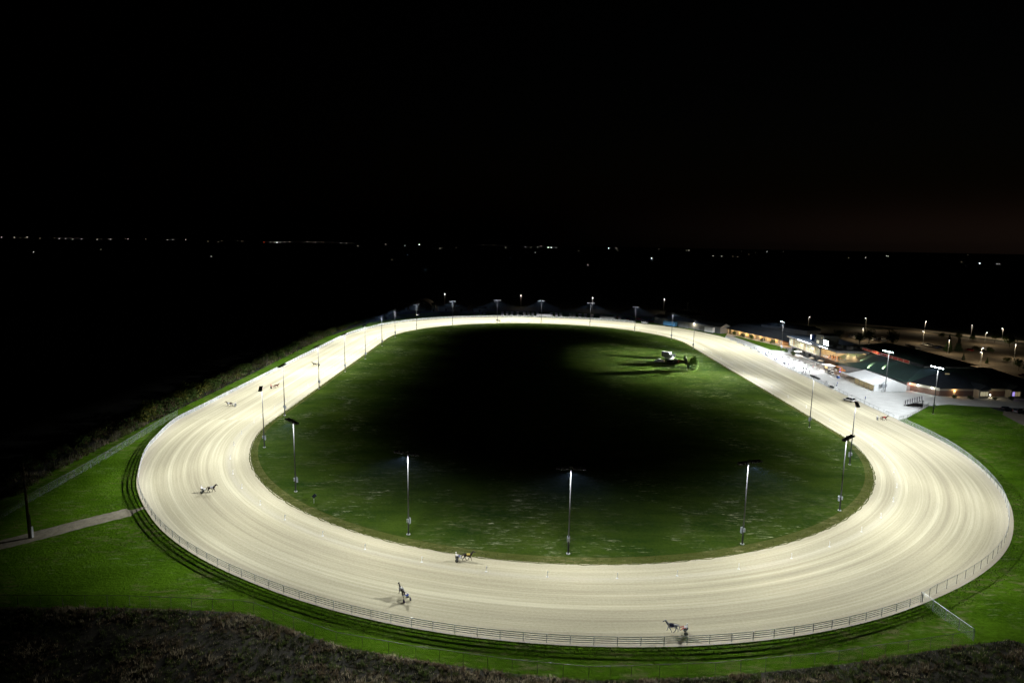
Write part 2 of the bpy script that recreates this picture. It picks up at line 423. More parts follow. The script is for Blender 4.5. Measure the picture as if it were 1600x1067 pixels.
# infield lawn, slightly crowned with a shallow gutter at the sand edge
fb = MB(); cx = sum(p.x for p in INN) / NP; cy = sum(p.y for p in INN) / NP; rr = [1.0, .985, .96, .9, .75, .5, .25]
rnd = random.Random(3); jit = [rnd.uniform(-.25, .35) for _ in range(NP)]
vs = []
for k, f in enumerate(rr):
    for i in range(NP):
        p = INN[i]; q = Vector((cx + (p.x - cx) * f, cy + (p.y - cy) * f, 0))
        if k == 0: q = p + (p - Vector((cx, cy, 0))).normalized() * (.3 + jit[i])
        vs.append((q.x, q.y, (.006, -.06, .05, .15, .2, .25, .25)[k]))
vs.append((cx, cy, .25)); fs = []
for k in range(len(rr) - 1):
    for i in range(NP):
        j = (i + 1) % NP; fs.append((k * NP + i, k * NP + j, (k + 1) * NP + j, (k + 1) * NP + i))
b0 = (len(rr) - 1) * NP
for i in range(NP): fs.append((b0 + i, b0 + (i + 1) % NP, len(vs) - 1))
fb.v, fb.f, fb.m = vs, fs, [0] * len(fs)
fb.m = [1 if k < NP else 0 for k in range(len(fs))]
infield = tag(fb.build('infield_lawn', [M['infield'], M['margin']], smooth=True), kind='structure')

def sheet(name, poly, z, m, sub=None):
    s_ = MB(); s_.add([(x, y, z if not callable(z) else z(x, y)) for x, y in poly], [tuple(range(len(poly)))])
    o = s_.build(name, m); me = o.data
    if me.polygons[0].normal.z < 0: me.flip_normals()
    return tag(o, kind='structure')
edge_r = [tuple((OUT[i] + ONRM[i] * .15).xy) for i in range(229, 352, 3)]
sheet('apron', edge_r + [(158, 466), (175, 420), (186, 386), (186, 300), (186, 272), (228, 275), (262, 268), (262, 256), (200, 253), (180, 257), (170, 254), (149, 234.3)], .0, M['concrete'])
sheet('side_parking', [(191, 242), (187, 226), (186, 205), (262, 200), (262, 254), (200, 252.6)], -.02, M['asphalt'])
sheet('parking_lot', [(238, 322), (262, 318), (290, 345), (312, 376), (352, 428), (342, 452), (330, 470), (318, 510), (268, 500), (236, 470), (228, 420), (240, 370)], -.02, M['asphalt'])
sheet('access_road', [(318, 512), (345, 468), (372, 426), (420, 360), (428, 366), (380, 434), (352, 478), (326, 520), (280, 560), (270, 552)], -.018, M['gravel'])
PC = [(-81.2, 142.2), (-84.5, 141.1), (-87.5, 139.2), (-90.5, 136.6), (-94.9, 132.6), (-99.0, 128.4), (-102.4, 125.2), (-105.5, 122.5)]
pm = MB(); vs = []; rp_ = random.Random(2); k = 0
for (ax, ay), (bx, by) in zip(PC, PC[1:]):
    for q in range(6):
        x, y = ax + (bx - ax) * q / 6, ay + (by - ay) * q / 6; d_ = Vector((bx - ax, by - ay)).normalized(); hw = 2.6 + (1.2 if k < 5 else 0) * (1 - k / 5)
        for s_ in (-1, -.5, 0, .5, 1):
            px_, py_ = x - d_.y * s_ * (hw + rp_.uniform(-.18, .18)), y + d_.x * s_ * (hw + rp_.uniform(-.18, .18)); vs.append((px_, py_, ground_z(px_, py_) + .045))
        k += 1
pm.add(vs, [(i * 5 + j, i * 5 + j + 1, i * 5 + j + 6, i * 5 + j + 5) for i in range(k - 1) for j in range(4)])
tag(pm.build('gravel_path', M['path']), kind='structure')

# ------------------------------------------------------------------ fences
# white rail fence round the outside of the track: four boards on posts
i0, i1 = 145, 220 + 110 + 64                    # from the chain-link corner clockwise to the far right
idx = [i % NP for i in range(i0, i1 - NP, -1)]
rail_pts = [OUT[i] - ONRM[i] * .45 for i in idx]
rf = thing('rail_fence', (rail_pts[0].x, rail_pts[0].y, 0), 0, 'white four-board rail fence curving round the outer edge of the sand track', 'fence')
off = Vector((rail_pts[0].x, rail_pts[0].y, 0))
for z in (.36, .72, 1.07, 1.42):
    b = MB(); b.board([p - off + Vector((0, 0, z)) for p in rail_pts], .016, .145); b.build('rail', M['railwhite'], rf)
dist = [0]
for a, b in zip(rail_pts, rail_pts[1:]): dist.append(dist[-1] + (b - a).length)
posts = []; d = 0.0; k = 0
while d < dist[-1]:
    while dist[k + 1] < d: k += 1
    t = (d - dist[k]) / (dist[k + 1] - dist[k]); posts.append(rail_pts[k].lerp(rail_pts[k + 1], t)); d += 3.7
pme = MB().tube((0, 0, 0), (0, 0, 1.54), .065, n=6).mesh('rail_post', M['galv'])
for i, p in enumerate(posts[:98]):
    o = link('post', pme, rf); q = p - off + Vector((ONRM[0].x * 0, 0, 0)); nrm = (Vector((C0.x, C0.y, 0)) - p).normalized()
    o.location = q - nrm * .09
pb = MB()
for p in posts[98:]: pb.tube(p - off, p - off + Vector((0, 0, 1.54)), .065, n=5)
tag(pb.build('posts', M['white'], rf), kind='stuff')

def chain_fence(pts, h, label, step=3.0, group=None, rail_m='fencegrey', wire='chain'):
    """chain-link fence along ground points (x,y): mesh, top rail, posts"""
    P = [Vector((x, y, ground_z(x, y))) for x, y in pts]; base = P[0].copy()
    f = thing('chain_link_fence', base, 0, label, 'fence', group)
    # resample
    S = [P[0]]
    for a, b in zip(P, P[1:]):
        n_ = max(1, round((b - a).length / step))
        for i in range(1, n_ + 1):
            q = a.lerp(b, i / n_); q.z = ground_z(q.x, q.y); S.append(q)
    me = bpy.data.meshes.new('wire_mesh'); vs = []; uv = []; L = 0
    for i, p in enumerate(S):
        if i: L += (p - S[i - 1]).length
        vs += [p - base + Vector((0, 0, .05)), p - base + Vector((0, 0, h))]; uv += [(L, 0), (L, h)]
    me.from_pydata(vs, [], [(2 * i, 2 * i + 2, 2 * i + 3, 2 * i + 1) for i in range(len(S) - 1)])
    ul = me.uv_layers.new(name='UVMap')
    for lp in me.loops: ul.data[lp.index].uv = uv[lp.vertex_index]
    me.materials.append(M[wire]); link('wire_mesh', me, f)
    t = MB(); t.path([p - base + Vector((0, 0, h)) for p in S], .035, 6); t.build('top_rail', M[rail_m], f)
    pm_ = MB().tube((0, 0, 0), (0, 0, h + .05), .04, n=6).mesh('fence_post', M['fencegrey'])
    for p in S[:98]: o = link('post', pm_, f); o.location = p - base
    if len(S) > 98:
        b = MB()
        for p in S[98:]: b.tube(p - base, p - base + Vector((0, 0, h)), .04, n=5)
        tag(b.build('posts', M['fencegrey'], f), kind='stuff')
    return f
right_pts = [(74.2, 106.5)] + [tuple((OUT[i] - ONRM[i] * .9).xy) for i in range(148, 229, 4)] + [(147.6, 231.6)]
chain_fence([(-113.5, 118), (-114, 134), (-114.3, 145), (-114.6, 161), (-115.2, 175), (-116.3, 190), (-117.6, 205), (-118.6, 221)], 2.0, 'straight grey chain-link fence across the left lawn meeting the white rail', 3.2)
chain_fence([(-92, 102), (-65, 102), (-46.7, 101.0), (-42.9, 100.2), (-26.8, 92.4), (-13.8, 89.2), (.9, 86.5), (12.1, 85.2), (18.4, 85.6), (31, 86.6), (51, 89.9), (75.6, 95.4)], 1.9, 'long low chain-link fence in front of the dry scrub, nearest the camera', 4.0)
chain_fence([(73.9, 106.4), (75.6, 95.6)], 2.1, 'short chain-link fence with a bright top rail running from the track corner to the scrub', 2.9, rail_m='galv')
chain_fence(right_pts, 1.9, 'curved chain-link fence between the right turn and the right-hand lawn', 3.2, rail_m='galv', wire='chain_pale')
chain_fence([tuple((OUT[i] + ONRM[i] * .3).xy) for i in range(231, 346, 4)], 1.2, 'low see-through fence between the home straight and the spectator apron', 3.2)
chain_fence([(148.2, 232.6), (157, 241), (166, 249.5), (170, 254)], 1.4, 'light fence panels behind the bleachers at the corner of the right-hand lawn', 2.0)

# ------------------------------------------------------------------ floodlight masts
def flood_profile(lamp, strength=1.0, cut=(.265, .445), back=(-1.02, .45), gexp=2.2, gmin=.30, near=None):
    """photometry of an asymmetric floodlight: local +Y is the throw direction, local -Z is down"""
    lamp.use_nodes = True; n = lamp.node_tree; n.nodes.clear()
    o = n.nodes.new('ShaderNodeOutputLight'); e = n.nodes.new('ShaderNodeEmission'); n.links.new(e.outputs[0], o.inputs[0])
    tc = n.nodes.new('ShaderNodeTexCoord'); sx = n.nodes.new('ShaderNodeSeparateXYZ'); n.links.new(tc.outputs['Normal'], sx.inputs[0])
    c = mathn(n, 'MULTIPLY', sx.outputs[2], SGN_Z); y = mathn(n, 'MULTIPLY', sx.outputs[1], SGN_Y)
    def sm(v, a, b):
        x = N(n, 'ShaderNodeMapRange', interpolation_type='SMOOTHSTEP'); n.links.new(v, x.inputs['Value'])
        x.inputs['From Min'].default_value = a; x.inputs['From Max'].default_value = b; return x.outputs['Result']
    g = mathn(n, 'DIVIDE', 1.0, mathn(n, 'POWER', mathn(n, 'MAXIMUM', c, gmin), gexp))
    v = mathn(n, 'MULTIPLY', mathn(n, 'MULTIPLY', g, sm(c, *cut)), sm(y, *back))
    if near: v = mathn(n, 'MULTIPLY', v, mathn(n, 'SUBTRACT', 1.0, mathn(n, 'MULTIPLY', sm(c, near[0], near[1]), near[2])))
    n.links.new(mathn(n, 'MULTIPLY', v, strength), e.inputs['Strength'])
SGN_Z, SGN_Y = -1.0, 1.0
LAMP = {}
def lamp_data(key, power, color, size, **kw):
    if key not in LAMP:
        l = bpy.data.lights.new(key, 'POINT'); l.energy = power; l.color = color; l.shadow_soft_size = size
        flood_profile(l, **kw); LAMP[key] = l
    return LAMP[key]

def make_mast(h=18.3, lens='lens', lampkey='mast_lamp', power=None, tilt_deg=3, **kw):
    root = empty('floodlight_mast', (0, 0, 0))
    b = MB(); b.tube((0, 0, 0), (0, 0, .12), .42, n=10); b.build('base_plate', M['concrete'], root)
    b = MB(); b.tube((0, 0, .1), (0, 0, h), .18, .09, 10); b.build('pole', M['polegrey'], root, True)
    b = MB(); b.box((0, -.34, 3.0), (.55, .42, 1.3)); b.box((0, .30, 3.2), (.4, .26, .8)); cb = b.build('control_box', M['cabinet'], root)
    MB().box((0, -.56, 3.0), (.42, .02, 1.1)).build('box_door', M['galv'], cb)
    b = MB(); b.box((0, 0, h), (5.6, .14, .16)); b.box((0, 0, h + .12), (.3, .3, .3)); b.build('crossarm', M['polegrey'], root)
    hb = MB(); hb.box((0, .35, .06), (.66, .95, .12)); hb.box((0, .0, .16), (.3, .4, .14))
    hb.box((0, .82, -.07), (.66, .03, .178)); hb.box((-.32, .35, -.12), (.03, .93, .26)); hb.box((.32, .35, -.12), (.03, .93, .26)); hb.box((0, -.12, -.05), (.62, .03, .12))
    hm = hb.mesh('floodlight_head', M['black'])
    lb = MB(); lb.box((0, .40, -.11), (.50, .60, .18)); lm = lb.mesh('lamp_glass', M[lens])
    for x in (-2.6, -1.65, -.75, .75, 1.65, 2.6):
        o = link('floodlight_head', hm, root); o.location = (x, .05, h - .14); o.rotation_euler = (R(tilt_deg), 0, 0)
        link('lamp_glass', lm, o)
    l = bpy.data.objects.new('floodlight_lamp', lamp_data(lampkey, power or P_MAST, (.96, .985, 1.0), .28, **kw)); COL.objects.link(l); l.parent = root; l.location = (0, 1.0, h - .6)
    return root
def outward(x, y):
    if y < 215: d = Vector((x - C0.x, y - C0.y))
    elif y > 407: d = Vector((x - C1.x, y - C1.y))
    else: d = Vector((x - 15, 0))
    return math.atan2(d.y, d.x) - PI / 2
masts = [
 ((-21.5, 129.6), 'tall floodlight mast left of centre on the near infield edge, above the bay horse'),
 ((12.2, 122.2), 'tall floodlight mast nearest the camera, at the middle of the near turn'),
 ((49.6, 127.9), 'tall floodlight mast right of centre on the near infield edge'),
 ((79.6, 146.5), 'floodlight mast at the near right corner of the infield, dark bar against the sand'),
 ((99.4, 180.0), 'floodlight mast on the right edge of the infield, second from the near right corner'),
 ((105.3, 218.7), 'floodlight mast by the home straight with its dark bar against the white apron'),
 ((-53.3, 152.2), 'floodlight mast at the near left corner of the infield, bar against dark grass'),
 ((-74.2, 186.1), 'floodlight mast on the left infield edge whose dark head stands beside a small horse'),
 ((-80.8, 222.2), 'floodlight mast at the near end of the left straight, its bar touching the white rail'),
 ((-81.3, 264.7), 'floodlight mast on the left straight with a horse passing behind its pole'),
 ((-79.8, 301.2), 'floodlight mast half way along the left straight'),
 ((-78.0, 336.0), 'floodlight mast on the far half of the left straight below the yellowish shrub'),
 ((-78.0, 379.4), 'floodlight mast at the far end of the left straight, first above the rail'),
 ((-77.0, 416.9), 'floodlight mast at the start of the far turn, its head above the dark shrubs'),
 ((-68.8, 456.4), 'floodlight mast on the far left turn in front of the arched hangar'),
 ((-45.7, 485.5), 'floodlight mast on the far turn right of the arched hangar'),
 ((-12.0, 502.4), 'floodlight mast at the top of the far turn left of the row of horse trailers'),
 ((22.8, 504.7), 'floodlight mast at the top of the far turn in front of the white horse trailers'),
 ((60.2, 492.8), 'floodlight mast on the far turn in front of the blue-grey trailers'),
 ((90.2, 467.3), 'floodlight mast on the far right turn left of the long barn'),
 ((107.6, 428.0), 'floodlight mast at the far end of the home straight in front of the blue trailer'),
 ((111.4, 388.5), 'floodlight mast beside the home straight in front of the white box trailer'),
]
proto = make_mast()
FARL = lamp_data('far_mast_lamp', P_MAST * 1.35, (.96, .985, 1.0), .28)
for i, ((x, y), lab) in enumerate(masts):
    o = proto if i == 0 else copy_tree(proto)
    o.location = (x, y, .05); o.rotation_euler = (0, 0, outward(x, y))
    if 9 <= i <= 18:
        for ch in o.children:
            if ch.type == 'LIGHT': ch.data = FARL
    tag(o, lab, 'floodlight mast', 'floodlight masts round the infield')
p2_ = make_mast(18.2, 'lens_bright', 'stand_mast_lamp', P_STAND, 38, cut=(.08, .26))
for i, ((x, y), lab) in enumerate([
 ((164.8, 387.0), 'floodlight mast left of the grandstand, beside the small green'),
 ((166.0, 278.2), 'floodlight mast standing by the end wall of the white marquee, its lamps glaring'),
 ((163.7, 241.6), 'floodlight mast at the edge of the right-hand lawn, glaring against the dark roof')]):
    o = p2_ if i == 0 else copy_tree(p2_)
    o.location = (x, y, 0); o.rotation_euler = (0, 0, R(100) if i else R(88))
    tag(o, lab, 'floodlight mast', 'floodlight masts on the spectator side')
# tall unlit mast at the left end of the gravel path
t = thing('utility_mast', (-100.6, 126.6, ground_z(-100.6, 126.6)), 0, 'tall dark unlit mast with a pale box at its foot beside the gravel path', 'mast')
MB().tube((0, 0, 0), (0, 0, 16.3), .30, .20, 10).build('pole', M['darkwood'], t, True)
b = MB(); b.box((.42, .1, 1.3), (.3, .5, 2.4)); b.build('control_box', M['galv'], t)
MB().tube((.36, .1, 2.5), (.36, .1, 5.2), .06).build('conduit', M['black'], t)

# ------------------------------------------------------------------ lane markers on the sand
def ring_pt(i, offm):
    a, b = PAR[i % NP]; return a + (b - a).normalized() * offm
pm = MB(); pm.tube((0, 0, 0), (0, 0, 1.15), .06, .05, 8); pm.box((.10, 0, .95), (.22, .05, .34))
bm_ = MB(); bm_.tube((0, 0, 0), (0, 0, .06), .24, n=10)
pr = empty('lane_marker', (0, 0, 0)); pm.build('post', M['white'], pr); bm_.build('base', M['white'], pr)
ring = [ring_pt(i, 4.6 if 215 < i < 335 else 5.4) for i in range(NP)]
acc = 0; nxt = 4.0; first = True
for i in range(NP):
    seg = (ring[(i + 1) % NP] - ring[i]).length
    if acc + seg >= nxt:
        p = ring[i]; o = pr if first else copy_tree(pr); first = False
        o.location = (p.x, p.y, 0); o.rotation_euler = (0, 0, math.atan2((ring[(i + 1) % NP] - ring[i]).y, (ring[(i + 1) % NP] - ring[i]).x) + .8)
        tag(o, 'small white marker post standing on the sand along the inner lane', 'lane marker', 'white lane markers along the inside of the track'); nxt += 12.6 if i < 215 or i >= 550 else 18
    acc += seg

# ------------------------------------------------------------------ horses, sulkies, drivers, people
def skin_mesh(name, verts, edges, mats, zones=None, sub=1, root=0):
    """one continuous body grown over a skeleton; zones(face centre)->material slot"""
    me = bpy.data.meshes.new(name + '_skeleton'); me.from_pydata([v[:3] for v in verts], edges, [])
    o = bpy.data.objects.new(name + '_skeleton', me); COL.objects.link(o)
    o.modifiers.new('skin', 'SKIN'); s = o.modifiers.new('sub', 'SUBSURF'); s.levels = sub; s.render_levels = sub
    sv = me.skin_vertices[0].data
    for i, v in enumerate(verts):
        r = v[3]; sv[i].radius = r if isinstance(r, tuple) else (r, r); sv[i].use_root = (i == root)
    dg = bpy.context.evaluated_depsgraph_get(); dg.update()
    out = bpy.data.meshes.new_from_object(o.evaluated_get(dg)); out.name = name
    bpy.data.objects.remove(o); bpy.data.meshes.remove(me)
    out.materials.clear()
    for m in mats: out.materials.append(m)
    out.polygons.foreach_set('use_smooth', [True] * len(out.polygons))
    if zones:
        for p in out.polygons: p.material_index = zones(p.center)
    return out

def horse_mesh(name, coat, leg_c, phase=0):
    a = [.22, -.28, -.18, .30] if phase == 0 else [-.22, .24, .26, -.20]     # trotting diagonals: fore l/r, hind l/r
    V = []; E = []
    def v(x, y, z, r, par=None):
        V.append((x, y, z, r)); i = len(V) - 1
        if par is not None: E.append((par, i))
        return i
    pel = v(-.62, 0, 1.36, (.25, .27)); mid = v(-.10, 0, 1.27, (.27, .29), pel); ch = v(.42, 0, 1.27, (.25, .31), mid)
    nb = v(.70, 0, 1.50, (.16, .22), ch); nm = v(.93, 0, 1.78, (.10, .16), nb); poll = v(1.10, 0, 2.04, (.085, .12), nm)
    hd = v(1.30, 0, 1.93, (.09, .11), poll); v(1.58, 0, 1.70, (.06, .065), hd)
    for s in (-1, 1): v(1.08, s * .07, 2.20, .025, poll)
    tl = v(-.92, 0, 1.44, .07, pel); tl = v(-1.12, 0, 1.20, .075, tl); tl = v(-1.22, 0, .80, .06, tl); v(-1.24, 0, .55, .02, tl)
    for k, s in enumerate((-1, 1)):
        d = a[k]
        sh = v(.46, s * .17, 1.02, .13, ch); kn = v(.46 + d * .9, s * .16, .58 + max(0, d) * .35, .072, sh)
        ft = v(.44 + d * 1.5 - (.0 if d < 0 else .06), s * .16, .17 + max(0, d) * .5, .055, kn); v(.50 + d * 1.7, s * .16, .05 + max(0, d) * .45, .06, ft)
        d = a[k + 2]
        st = v(-.58, s * .19, 1.04, .15, pel); hk = v(-.84 + d * .8, s * .18, .60 + max(0, d) * .2, .08, st)
        ft = v(-.74 + d * 1.5, s * .17, .18 + max(0, -d) * .25, .058, hk); v(-.66 + d * 1.6, s * .17, .05 + max(0, -d) * .2, .06, ft)
    return skin_mesh(name, V, E, [coat, leg_c], lambda c: 1 if c.z < .42 else 0)

def coatm(n, c, c2): return mat(n, c, .45, 0, 2.0, c2=c2, spec=.35)
COAT = dict(darkbay=coatm('dark_bay_coat', (.030, .016, .010), (.016, .009, .006)), bay=coatm('bay_coat', (.12, .048, .022), (.07, .028, .014)),
            grey=coatm('grey_coat', (.36, .38, .42), (.20, .22, .26)), brown=coatm('brown_coat', (.06, .03, .018), (.035, .018, .011)),
            blacklegs=coatm('dark_legs', (.014, .010, .008), (.02, .015, .012)), greylegs=coatm('pale_legs', (.30, .30, .30), (.20, .20, .2)))
HM = {}
def horse(pos, heading, coat, cloth, label, phase=0, legs='blacklegs', head=None):
    key = (coat, phase, legs)
    if key not in HM: HM[key] = horse_mesh('horse_body_' + coat, COAT[coat], COAT[legs], phase)
    t = thing('horse', (pos[0], pos[1], 0), heading, label, 'horse', 'harness horses out on the track')
    link('body', HM[key], t)
    if cloth:
        b = MB(); k = 9
        vs = []
        for i in range(k):
            an = R(-100 + 200 * i / (k - 1))
            for x in (-.22, .46): vs.append((x, math.sin(an) * .325, 1.27 + math.cos(an) * .345))
        b.add(vs, [(2 * i, 2 * i + 1, 2 * i + 3, 2 * i + 2) for i in range(k - 1)]); b.build('saddle_cloth', cloth, t, True)
    b = MB()
    for x, r_ in ((.02, .37), (.46, .355)):
        b.path([(x, math.sin(R(q)) * r_, 1.26 + math.cos(R(q)) * r_) for q in range(0, 360, 30)], .022, 5, closed=True)
    b.path([(-1.0, 0, 1.53), (-.6, 0, 1.66), (0, 0, 1.64), (.45, 0, 1.63)], .02, 5)
    for s in (-1, 1): b.path([(.1, s * .3, 1.45), (.8, s * .16, 1.72), (1.28, s * .1, 1.98)], .012, 4)
    b.path([(1.42, .10, 1.80), (1.40, .02, 1.98), (1.42, -.10, 1.80), (1.40, 0, 1.70)], .014, 4, closed=True)
    b.build('harness', M['black'], t)
    mb = MB(); mb.add([(.55, 0, 1.62), (.68, .03, 1.80), (.88, .03, 2.0), (1.08, .03, 2.16), (1.10, -.03, 2.12), (.88, -.05, 1.92), (.68, -.05, 1.70)], [(0, 1, 2, 3, 4, 5, 6)])
    mb.add([(.55, 0, 1.60), (.72, -.12, 1.62), (.95, -.10, 1.84), (1.12, -.06, 2.06), (1.08, .02, 2.18), (.88, .02, 2.02)], [(0, 1, 2, 3, 4, 5)])
    mb.build('mane', M['black'] if coat != 'grey' else COAT['greylegs'], t)
    return t

wheel_t = MB(); wheel_t.path([(math.cos(2 * PI * i / 20) * .33, 0, math.sin(2 * PI * i / 20) * .33) for i in range(20)], .03, 6, closed=True)
wheel_tm = wheel_t.mesh('tyre', M['rubber'])
wheel_d = MB(); wheel_d.tube((0, -.012, 0), (0, .012, 0), .29, n=18); wheel_d.tube((0, -.07, 0), (0, .07, 0), .045, n=8)
WD = {}
def sulky(pos, heading, disc, frame, label):
    """axle under the origin; shafts run forward along +X"""
    t = thing('sulky', (pos[0], pos[1], 0), heading, label, 'sulky', 'race sulkies out on the track')
    b = MB()
    for s in (-1, 1):
        b.path([(-.25, s * .30, .86), (.35, s * .36, .84), (1.0, s * .42, .92), (2.1, s * .36, 1.06), (2.75, s * .33, 1.10)], .025, 6)
        b.path([(0, s * .72, .34), (0, s * .70, .62), (0, s * .36, .86)], .025, 6); b.path([(0, s * .52, .34), (0, s * .50, .62), (0, s * .36, .86)], .02, 6)
        b.path([(.75, s * .40, .90), (.95, s * .46, .72)], .02, 5); b.box((.97, s * .46, .72), (.10, .16, .04))
    b.path([(0, -.36, .86), (0, 0, .88), (0, .36, .86)], .025, 6); b.path([(.35, -.36, .84), (.35, .36, .84)], .02, 5)
    b.build('frame', frame, t)
    s_ = MB(); s_.box((-.10, 0, .93), (.42, .44, .08)); s_.box((-.32, 0, 1.06), (.06, .42, .26)); s_.build('seat', M['black'], t)
    if disc.name not in WD: WD[disc.name] = wheel_d.mesh('wheel_disc', disc)
    for s in (-1, 1):
        w_ = link('wheel', WD[disc.name], t); w_.location = (0, s * .62, .36); link('tyre', wheel_tm, w_)
    mg = MB()
    for s in (-1, 1): mg.add([(-.05, s * .68, .72), (.30, s * .68, .60), (.33, s * .68, .40), (.28, s * .70, .40), (.25, s * .70, .58), (-.05, s * .70, .70)], [(0, 1, 2, 3, 4, 5)])
    mg.build('mudguard', frame, t); return t

SKIN = mat('skin', (.42, .25, .17), .6, .05)
CL = {}
def cloth(n, c):
    if n not in CL: CL[n] = mat('cloth_' + n, c, .8, .1, 3)
    return CL[n]
PM = {}
def add_hand(V, E, wi, d, s):
    """five separate short fingers and a side thumb from the wrist vertex"""
    return
def driver_mesh(jacket, trousers):
    key = ('drv', jacket.name, trousers.name)
    if key in PM: return PM[key]
    V = []; E = []
    def v(x, y, z, r, par=None):
        V.append((x, y, z, r)); i = len(V) - 1
        if par is not None: E.append((par, i))
        return i
    p = v(-.08, 0, 1.06, (.15, .13)); c = v(-.20, 0, 1.28, (.15, .12), p); s_ = v(-.24, 0, 1.48, (.16, .11), c); n_ = v(-.22, 0, 1.60, .055, s_)
    h = v(-.20, 0, 1.72, (.085, .10), n_); v(-.19, 0, 1.84, (.07, .085), h); v(-.10, 0, 1.71, .03, h)
    for s in (-1, 1):
        k = v(.36, s * .22, 1.16, .075, p); f = v(.80, s * .40, .84, .055, k); v(.98, s * .46, .90, .05, f)
        sh = v(-.22, s * .20, 1.46, .075, s_); el = v(.02, s * .27, 1.26, .055, sh); hd = v(.30, s * .14, 1.32, .042, el)
        for q, (dx, dy, dz) in enumerate([(.07, .05, -.02), (.10, .02, .0), (.11, -.01, .0), (.10, -.03, -.01), (.08, -.06, -.02)]): v(.30 + dx, s * (.14 + dy), 1.32 + dz, .012, hd)
    def z(cn):
        if cn.z > 1.60: return 2
        if cn.x > .24 and cn.z > 1.22 and abs(cn.y) < .22: return 2
        if cn.x > .84: return 3
        if cn.z > 1.16 and cn.x < .26: return 0
        return 1
    PM[key] = skin_mesh('driver_body', V, E, [jacket, trousers, SKIN, M['black']], z); return PM[key]
def driver(pos, heading, jacket, trousers, helmet, label):
    t = thing('person', (pos[0], pos[1], 0), heading, label, 'person', 'drivers sitting on the sulkies')
    link('body', driver_mesh(jacket, trousers), t)
    MB().ball((-.20, 0, 1.77), .125, 10, 5, half=True, sz=(1.1, .95, 1.15)).build('helmet', helmet, t, True)
    r_ = MB()
    for s in (-1, 1): r_.path([(.32, s * .14, 1.33), (1.6, s * .25, 1.45), (2.7, s * .30, 1.55)], .010, 4)
    r_.build('reins', M['black'], t); return t

def rig(axle, heading, coat, clothm, jacket, trousers, helmet, disc, frame, hl, sl, dl, phase=0, legs='blacklegs'):
    c, s = math.cos(heading), math.sin(heading)
    sulky(axle, heading, disc, frame, sl); driver(axle, heading, jacket, trousers, helmet, dl)
    horse((axle[0] + c * 2.15, axle[1] + s * 2.15), heading, coat, clothm, hl, phase, legs)

W_, BL, RD, YL, NV = cloth('white', (.78, .78, .78)), cloth('blue', (.05, .10, .45)), cloth('red', (.5, .04, .03)), cloth('yellow', (.75, .58, .12)), cloth('navy', (.02, .03, .10))
GR_, GN, PU = cloth('grey', (.25, .26, .28)), cloth('green', (.04, .18, .06)), cloth('purple', (.16, .06, .32))
DISC_D = mat('dark_wheel_disc', (.05, .055, .04), .5, .1); DISC_P = mat('purple_wheel_disc', (.06, .03, .11), .5, .1); DISC_W = mat('pale_wheel_disc', (.35, .36, .34), .5, .1)
FR_S = mat('steel_frame', (.30, .31, .32), .4, .05, metal=.4); FR_R = mat('red_frame', (.35, .03, .02), .4, .05)
rig((-10.1, 118.4), R(3), 'darkbay', YL, W_, BL, W_, DISC_D, FR_S, 'dark bay horse with a yellow saddle cloth trotting right beside the near infield grass',
    'sulky with dark wheels behind the dark bay horse in the yellow cloth', 'driver in white jacket and blue trousers behind the yellow-cloth horse')
rig((-17.5, 103.6), R(125), 'darkbay', W_, BL, W_, W_, DISC_P, FR_S, 'black horse seen from behind, turning away up the track near the front rail',
    'sulky with purple wheel discs slewed across the track near the front rail', 'driver in blue jacket and white helmet on the sulky with purple wheels', 1)
rig((29.0, 95.7), R(172), 'grey', NV, W_, RD, W_, DISC_D, FR_S, 'grey horse with a dark cloth trotting left along the front rail',
    'sulky with dark wheels behind the grey horse by the front rail', 'driver in white and red behind the grey horse by the front rail', 0, 'greylegs')
rig((-75.7, 150.3), R(10), 'darkbay', W_, W_, W_, W_, DISC_D, FR_S, 'dark bay horse with a white cloth trotting right on the left of the near turn',
    'sulky with dark wheels on the left end of the near turn', 'driver all in white on the left end of the near turn', 1)
rig((-103.3, 233.4), R(190), 'brown', W_, W_, W_, W_, DISC_W, FR_S, 'brown horse heading left close to the white rail on the left straight',
    'pale sulky close to the white rail on the left straight', 'driver in white close to the white rail on the left straight')
rig((-101.2, 263.7), R(28), 'bay', None, RD, GR_, RD, DISC_D, FR_R, 'reddish bay horse heading away right along the left straight beside a mast',
    'dark red sulky trailing the reddish bay horse on the left straight', 'driver in red behind the reddish bay horse on the left straight', 1)
rig((-96.3, 314.3), R(185), 'brown', None, GR_, GR_, W_, DISC_D, FR_S, 'small brown horse half hidden by a mast pole on the left straight',
    'sulky half hidden by a mast pole on the left straight', 'driver in grey half hidden by a mast pole on the left straight')
rig((136.0, 230.7), R(-28), 'bay', RD, W_, W_, W_, DISC_W, FR_S, 'bay horse with a red cloth near the end of the home straight',
    'white sulky near the end of the home straight', 'driver in white near the end of the home straight', 1)
rig((-10.1, 512.5), R(182), 'brown', None, NV, NV, NV, DISC_D, FR_S, 'distant dark horse on the far turn, a speck beside the mast',
    'distant dark sulky on the far turn', 'distant driver in dark clothes on the far turn')

